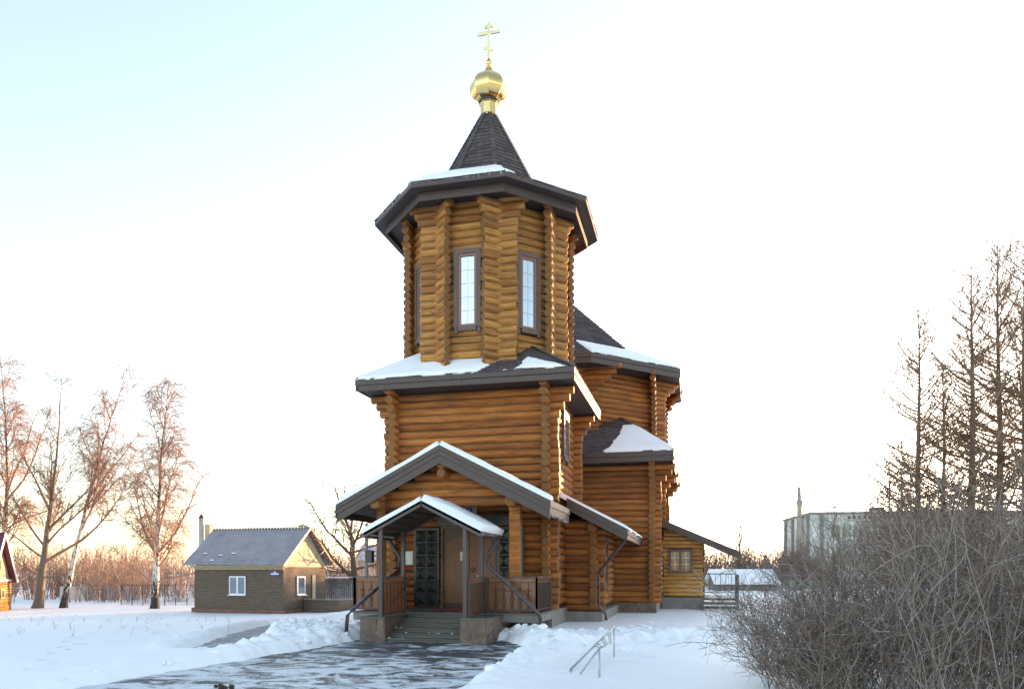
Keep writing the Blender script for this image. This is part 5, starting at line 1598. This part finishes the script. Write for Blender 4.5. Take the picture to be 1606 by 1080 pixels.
def at_path(P, f):
    x = f*(len(P)-1); i = min(int(x), len(P)-2); u = x-i
    return P[i]*(1-u)+P[i+1]*u, P[i+1]-P[i]

def broad_tree(name, label, cat, base, trunk_pts, trunk_r, limbs, spec, bark, twigm, seed, group=None):
    """trunk (points relative to base), explicit limbs [(start fraction, direction, length, radius)], then random branches"""
    rg = random.Random(seed)
    o = thing(name, base, label, cat, group)
    mw = Matrix.Translation(Vector(base))
    tk = Twigs(10); cr = Twigs(4)
    T = np.array(trunk_pts, float)
    # smooth the trunk
    fs = np.linspace(0, 1, 24); Tn = np.array([at_path(T, f)[0] for f in fs])
    for _ in range(2): Tn[1:-1] = (Tn[:-2]+2*Tn[1:-1]+Tn[2:])/4
    Tn[1:-1] += np.array([[rg.gauss(0, 0.02), rg.gauss(0, 0.02), 0] for _ in range(len(Tn)-2)])
    tr = trunk_r*(1-fs)**spec.get('taper', 1.15)+0.015
    tr[0] *= 1.35; tr[1] *= 1.1
    tk.add(Tn, tr, 10)
    tk.build('trunk', bark, o, mw)
    tm = spec.get('r_min', 0.009)
    br = []
    for (f, d, L, r) in limbs:
        p, _ = at_path(Tn, f); P = curve(rg, p, d, L, 10, 0.09, spec.get('trop1', (0, 0, 0.5)))
        cr.add(P, (r, max(tm*1.5, r*0.15)), 6); br.append((P, L, r))
    for i in range(spec['n1']):
        f = rg.uniform(spec['f0'], 0.98)**spec.get('fp', 1.0); p, t = at_path(Tn, f)
        L = spec['L1']*(1-f)**0.6*rg.uniform(0.55, 1.15)+spec.get('L1min', 0.6)
        d = side_dir(rg, t, R(rg.uniform(*spec['a1'])))
        if d[2] < spec.get('dzmin', -1): d[2] = abs(d[2])
        r = min(trunk_r*0.42, 0.012*L+0.006)
        P = curve(rg, p, d, L, 8, 0.10, spec.get('trop1', (0, 0, 0.5)))
        cr.add(P, (r, tm*1.3), 5); br.append((P, L, r))
    sub = []
    for (P, L, r) in br:
        for i in range(int(spec['n2']*L)):
            f = rg.uniform(0.18, 1.0); p, t = at_path(P, f)
            l = spec['L2']*rg.uniform(0.5, 1.2)*(1.15-0.5*f)
            Q = curve(rg, p, side_dir(rg, t, R(rg.uniform(25, 65))), l, 5, 0.07, spec.get('trop2', (0, 0, 0.2)))
            cr.add(Q, (max(tm*1.4, r*0.35), tm), 3); sub.append((Q, l))
    for (Q, l) in sub:
        for i in range(spec['n3']):
            f = rg.uniform(0.2, 1.0); p, t = at_path(Q, f)
            S = curve(rg, p, side_dir(rg, t, R(rg.uniform(20, 60))), spec['L3']*rg.uniform(0.5, 1.3), 4, 0.05, spec.get('trop3', (0, 0, 0)))
            cr.add(S, (tm*0.85, tm*0.6), 3)
    cr.build('crown', twigm, o, mw)
    return o

BIRCH = dict(taper=1.25, n1=48, f0=0.22, L1=4.5, a1=(22, 48), n2=4.2, L2=1.2, n3=6, L3=1.1, trop1=(0, 0, 0.5), trop2=(0, 0, -0.35), trop3=(0, 0, -1.3), dzmin=0.0, r_min=0.0115)
def up_dirs(l, d, z):     # direction given as right / away / up
    v = W(l, d, z); return (v.x, v.y, v.z)
zb = -1.0
b1 = W(-24.4, 51.7, zb)
broad_tree('birch_tree', 'slender bare birch with black and white trunk standing alone left of the brick house', 'tree', b1,
    [(0, 0, 0), up_dirs(0.1, 0, 3), up_dirs(0.3, 0, 7), up_dirs(0.5, 0, 11), up_dirs(1.0, 0, 15.6)], 0.25,
    [(0.30, up_dirs(-0.75, 0.1, 1), 6.5, 0.085), (0.24, up_dirs(0.9, -0.1, 0.75), 5.0, 0.07), (0.30, up_dirs(0.7, 0.2, 1.0), 6.5, 0.08), (0.16, up_dirs(-1, 0.2, 0.25), 4.5, 0.07), (0.16, up_dirs(1, 0, 0.1), 4.2, 0.06), (0.38, up_dirs(0.35, 0, 1), 6.5, 0.09)],
    BIRCH, M['birch'], M['birchtwig'], 3)
b2 = W(-31.1, 52.5, zb)
broad_tree('birch_tree', 'white birch leaning to the right beside the thick dark tree', 'tree', b2,
    [(0, 0, 0), up_dirs(0.6, 0, 3), up_dirs(1.55, 0, 7), up_dirs(2.6, 0, 11), up_dirs(4.3, 0, 16.2)], 0.22,
    [(0.55, up_dirs(0.75, 0.1, 1), 5.5, 0.08), (0.40, up_dirs(0.9, -0.2, 0.9), 5.0, 0.06), (0.62, up_dirs(0.2, 0.1, 1), 4.5, 0.06), (0.5, up_dirs(1.0, 0.3, 0.4), 5.5, 0.05)],
    dict(BIRCH, n1=30, f0=0.4), M['birch'], M['birchtwig'], 5)
b3 = W(-32.6, 52.0, zb)
broad_tree('bare_tree', 'thick olive-barked bare tree with a long low limb reaching right, left of the leaning birch', 'tree', b3,
    [(0, 0, 0), up_dirs(0.4, 0, 3), up_dirs(0.75, 0, 6), up_dirs(1.3, 0, 10), up_dirs(1.7, 0, 16)], 0.30,
    [(0.27, up_dirs(1.0, -0.1, 0.55), 8.0, 0.12), (0.37, up_dirs(0.8, 0.1, 0.95), 6.5, 0.09), (0.36, up_dirs(-0.8, 0.1, 1.0), 6.0, 0.085), (0.30, up_dirs(-1, 0, 0.4), 5.0, 0.08), (0.5, up_dirs(0.5, 0, 1), 6.0, 0.10), (0.55, up_dirs(-0.5, 0, 1), 6.0, 0.10), (0.45, up_dirs(0.7, 0.1, 1), 6.5, 0.09), (0.2, up_dirs(-1, 0.2, 0.15), 4.0, 0.07), (0.19, up_dirs(1, 0.2, -0.1), 3.5, 0.06)],
    dict(n1=26, f0=0.35, L1=3.4, a1=(20, 50), n2=3.6, L2=1.0, n3=6, L3=0.6, trop1=(0, 0, 0.5), trop2=(0, 0, 0.3), trop3=(0, 0, 0.2), dzmin=0.0, r_min=0.0115), M['limebark'], M['limetwig'], 8)
b4 = W(-36.2, 54, zb)
broad_tree('birch_tree', 'tall bare birch rising behind the small log cabin', 'tree', b4,
    [(0, 0, 0), up_dirs(-0.1, 0, 4), up_dirs(0.2, 0, 8), up_dirs(0.2, 0, 12), up_dirs(-0.3, 0, 18.2)], 0.24,
    [(0.48, up_dirs(0.7, 0, 1), 7.0, 0.09), (0.55, up_dirs(-0.5, 0, 1), 5.5, 0.08), (0.35, up_dirs(1, 0, 0.5), 5.0, 0.06), (0.5, up_dirs(0.3, 0.2, 1), 6.5, 0.08)],
    dict(BIRCH, n1=44, L1=4.0), M['birch'], M['birchtwig'], 11)
b5 = W(-10.9, 53.5, -1.0)
broad_tree('oak_tree', 'gnarled bare oak spreading behind the brick house and the porch', 'tree', b5,
    [(0, 0, 0), up_dirs(-0.15, 0, 2.0), up_dirs(-0.35, 0, 3.6), up_dirs(-0.4, 0, 5.2), up_dirs(-1.2, 0.2, 7.0), up_dirs(-2.0, 0.2, 9.8)], 0.34,
    [(0.20, up_dirs(-0.8, 0, 0.8), 5.6, 0.15), (0.30, up_dirs(0.9, 0.1, 0.35), 4.2, 0.11), (0.42, up_dirs(-0.9, 0.1, 0.8), 5.4, 0.12), (0.5, up_dirs(0.5, 0, 1.0), 3.8, 0.12), (0.55, up_dirs(0.9, 0, 0.5), 3.4, 0.08), (0.45, up_dirs(0.95, -0.2, 0.25), 3.6, 0.08), (0.62, up_dirs(0.15, 0, 1.0), 3.5, 0.09), (0.28, up_dirs(-1, 0, 0.15), 2.6, 0.07)],
    dict(n1=16, f0=0.35, L1=3.2, a1=(30, 70), n2=3.4, L2=1.1, n3=3, L3=0.55, trop1=(0, 0, 0.35), trop2=(0, 0, 0.25), trop3=(0, 0, 0.2), r_min=0.017), M['bark'], M['oaktwig'], 14)
broad_tree('bare_tree', 'bare young tree showing faintly above the ridge of the brick house', 'tree', W(-18.0, 70, -1.2),
    [(0, 0, 0), up_dirs(-0.1, 0, 4), up_dirs(-0.4, 0, 9.6)], 0.16, [], dict(n1=22, f0=0.3, L1=3.0, a1=(20, 45), n2=2.6, L2=0.9, n3=2, L3=0.5, r_min=0.01), M['bark'], M['oaktwig'], 15)
broad_tree('bare_tree', 'bare tree standing behind the vestry roof', 'tree', W(21.5, 72, -0.1),
    [(0, 0, 0), up_dirs(0.1, 0, 3), up_dirs(0.3, 0, 9.0)], 0.16, [], dict(n1=24, f0=0.25, L1=3.2, a1=(20, 45), n2=2.6, L2=0.9, n3=3, L3=0.5, r_min=0.01), M['bark'], M['limetwig'], 16)

def larch(label, base, H, r, seed, lean=0.0):
    rg = random.Random(seed)
    o = thing('larch_tree', base, label, 'tree', 'bare larches behind the hedge')
    mw = Matrix.Translation(Vector(base))
    n = 26; fs = np.linspace(0, 1, n)
    T = np.stack([lean*fs*H+0.05*np.sin(fs*9+seed), 0.04*np.cos(fs*7+seed), fs*H], -1)
    tk = Twigs(10); tk.add(T, r*(1-fs)**1.05+0.014, 10); tk.build('trunk', M['larchbark'], o, mw)
    cr = Twigs(3); knob = Twigs(3)
    nb = int(H*6.6)
    for i in range(nb):
        f = 0.10+0.87*(i+rg.random())/nb
        L = (H*0.34*(1-f)**0.8+0.3)*rg.uniform(0.55, 1.15)
        a = rg.uniform(0, 2*math.pi); p, _ = at_path(T, f)
        d = (math.cos(a), math.sin(a), rg.uniform(-0.15, 0.2)+0.8*f*f)
        P = curve(rg, p, d, L, 8, 0.04, (0, 0, 0.9))
        cr.add(P, (0.012*L+0.016, 0.014), 4)
        for k in range(int(L*5.0)):
            g = rg.uniform(0.15, 1.0); q, t = at_path(P, g)
            l = rg.uniform(0.3, 1.0)*(1.2-0.6*g)
            dd = side_dir(rg, t, R(rg.uniform(30, 70))); dd[2] -= 0.2
            Q = curve(rg, q, dd, l, 4, 0.06, (0, 0, 0.25)); cr.add(Q, (0.016, 0.012), 3)
            for m in range(2):
                s, t2 = at_path(Q, rg.random()); S = curve(rg, s, side_dir(rg, t2, R(50)), l*0.4, 2, 0.06, (0, 0, 0)); cr.add(S, (0.0125, 0.009), 3)
            if rg.random() < 0.8:
                c, _ = at_path(Q, rg.random()); c = np.array(c)
                knob.add([c, c+(0, 0, 0.025), c+(0, 0, 0.055)], np.array([0.02, 0.036, 0.01]), 4)
    cr.build('crown', M['larchtwig'], o, mw)
    knob.build('cones', M['larchbark'], o, mw, kind='stuff')
larch('leftmost slim bare larch behind the hedge', W(22.55, 42.0, -0.2), 16.6, 0.22, 1)
larch('thin bare larch second from the left behind the hedge', W(24.8, 43.5, -0.2), 14.0, 0.19, 2, -0.002)
larch('stout tall bare larch third from the left behind the hedge', W(24.9, 41.0, -0.2), 18.6, 0.27, 3)
larch('tallest bare larch, fourth from the left behind the hedge', W(27.1, 42.0, -0.2), 20.5, 0.25, 4, -0.008)
larch('bare larch cut by the right edge of the picture', W(28.75, 42.5, -0.2), 21.0, 0.25, 5)
larch('small bare larch hugging the leftmost larch trunk', W(22.6, 43.8, -0.2), 9.5, 0.12, 6, -0.01)

larch('short bare larch standing left of the leftmost larch trunk', W(21.3, 42.8, -0.2), 8.5, 0.12, 7)

# ------------------------------------------------------------------ brushwood
def bush_template(seed, h, spread, ns, tmin, nt=9):
    rg = random.Random(seed); t = Twigs(3)
    for i in range(ns):
        a = rg.uniform(0, 6.283); rr = spread*math.sqrt(rg.random())*0.6
        p = (rr*math.cos(a), rr*math.sin(a), 0); H = h*rg.uniform(0.55, 1.05)
        d = (math.cos(a)*rg.uniform(0, 0.4)+rg.gauss(0, 0.1), math.sin(a)*rg.uniform(0, 0.4)+rg.gauss(0, 0.1), 1)
        P = curve(rg, p, d, H, 6, 0.07, (0, 0, 0.2)); t.add(P, (tmin*2.2, tmin*0.8), 3)
        for k in range(nt):
            q, tt = at_path(P, rg.uniform(0.2, 1)); Q = curve(rg, q, side_dir(rg, tt, R(rg.uniform(20, 50))), h*rg.uniform(0.12, 0.3), 3, 0.1, (0, 0, 0.3)); t.add(Q, (tmin, tmin*0.6), 3)
    return t.arrays()
def brush(name, label, spots, mat, temps, seed):
    rg = random.Random(seed); V = []; F = []; n = 0
    for (l, d, z, s) in spots:
        tv, tf = rg.choice(temps); a = rg.uniform(0, 6.283); c, si = math.cos(a), math.sin(a)
        sx = s*rg.uniform(0.8, 1.25); p = W(l, d, z)
        v = np.stack([(tv[:, 0]*c-tv[:, 1]*si)*sx+p.x, (tv[:, 0]*si+tv[:, 1]*c)*sx+p.y, tv[:, 2]*s+p.z], -1)
        V.append(v); F.append(tf+n); n += len(v)
    o = np_mesh(name, np.concatenate(V), np.concatenate(F), mat, kind='stuff')
    return tag(o, label, 'brush', kind='stuff')
rg = random.Random(21)
tA = [bush_template(s, 4.2, 1.6, 16, 0.013) for s in range(6)]
spots = []
for i in range(125):
    l = rg.uniform(-62, -9); d = rg.uniform(60, 84)
    hs = (0.34+0.62*max(0, min(1, (-l-16)/28)))*rg.uniform(0.55, 1.3)*(0.95+0.6*nz(l*0.16, 3.3))
    spots.append((l, d, -1.1-0.4*sstep(70, 90, d), hs*(1.0+0.25*rg.random())))
brush('brushwood', 'rust-brown leafless thicket along the far edge of the snow field on the left', spots, M['brush'], tA, 1)
spots = [(rg.uniform(9, 33), rg.uniform(70, 88), -0.1, rg.uniform(0.75, 1.25)) for i in range(70)]
brush('brushwood', 'bare thicket glowing behind the sheds right of the church', spots, M['brush'], tA, 2)
tB = [bush_template(s+30, 6.5, 3.0, 12, 0.032, 6) for s in range(4)]
spots = [(rg.uniform(-150, 120), rg.uniform(120, 190), -1.7, rg.uniform(0.8, 1.3)) for i in range(230)]
brush('far_tree_belt', 'distant belt of leafless trees along the horizon', spots, M['brush'], tB, 3)

# ------------------------------------------------------------------ the big hedge on the right
def hedge():
    rg = random.Random(77); t = Twigs(3)
    n = 1700
    for i in range(n):
        edge = i < 150
        if edge: l = rg.uniform(3.35, 4.1); d = rg.uniform(8.2, 10.2)
        else: l = 4.05+7.2*rg.random()**1.1; d = rg.uniform(7.6, 12.5)
        ramp = sstep(2.8, 5.0, l*9.5/d)
        H = (1.55+1.15*ramp)*rg.uniform(0.55, 1.02)
        if edge: H *= rg.uniform(0.55, 1.0)
        b = W(l, d, 0.1)
        lean = -0.38*(1-ramp)+0.10
        dv = W(lean+rg.gauss(0, 0.30), rg.gauss(-0.05, 0.28), 1.0)
        P = curve(rg, b, dv, H*1.08, 7, 0.08, tuple(W(lean*0.5+rg.gauss(0, .25), rg.gauss(0, .25), rg.uniform(-0.35, 0.25))))
        r0 = rg.uniform(0.0045, 0.010); t.add(P, (r0, 0.0028), 3)
        for k in range(rg.randint(7, 13)):
            f = rg.uniform(0.15, 1); q, tt = at_path(P, f)
            Q = curve(rg, q, side_dir(rg, tt, R(rg.uniform(22, 60))), rg.uniform(0.18, 0.6), 4, 0.17, tuple(W(rg.gauss(0, .3), rg.gauss(0, .3), rg.uniform(-0.3, 0.4))))
            t.add(Q, (0.0042, 0.0018), 3)
            for m in range(2):
                s, t2 = at_path(Q, rg.uniform(0.2, 1)); S = curve(rg, s, side_dir(rg, t2, R(rg.uniform(25, 60))), rg.uniform(0.06, 0.26), 2, 0.2, (0, 0, 0)); t.add(S, (0.0026, 0.0013), 3)
    # a few long arching canes and curled dead vines
    for i in range(26):
        l = rg.uniform(4.2, 8.0); d = rg.uniform(7.4, 8.6)
        P = curve(rg, W(l, d, rg.uniform(0.4, 1.8)), W(rg.gauss(0, 0.6), rg.gauss(-0.1, 0.2), 1), rg.uniform(0.6, 1.5), 12, 0.14, tuple(W(rg.gauss(0, 1.6), 0, -1.9))); t.add(P, (0.009, 0.004), 5)
    o = t.build('shrub_hedge', M['hedge'], kind='stuff')
    tag(o, 'dense tangle of bare grey-brown shrubs filling the lower right', 'hedge', kind='stuff')
hedge()

# dry stalks standing out of the snow on the left
t = Twigs(3); rg = random.Random(5)
for i in range(80):
    d = rg.uniform(17, 44); l = -rg.uniform(0.28, 0.68)*d-1.5
    if l < -30: continue
    b = W(l, d, base_z(l, d)+0.1)
    for k in range(rg.randint(1, 3)):
        P = curve(rg, b, (rg.gauss(0, 0.25), rg.gauss(0, 0.25), 1), rg.uniform(0.1, 0.34), 4, 0.1, (0, 0, -0.2)); t.add(P, (0.005, 0.003), 3)
tag(t.build('dry_grass', M['grass'], kind='stuff'), 'scattered dry grass stalks poking from the snow on the left', 'grass', kind='stuff')
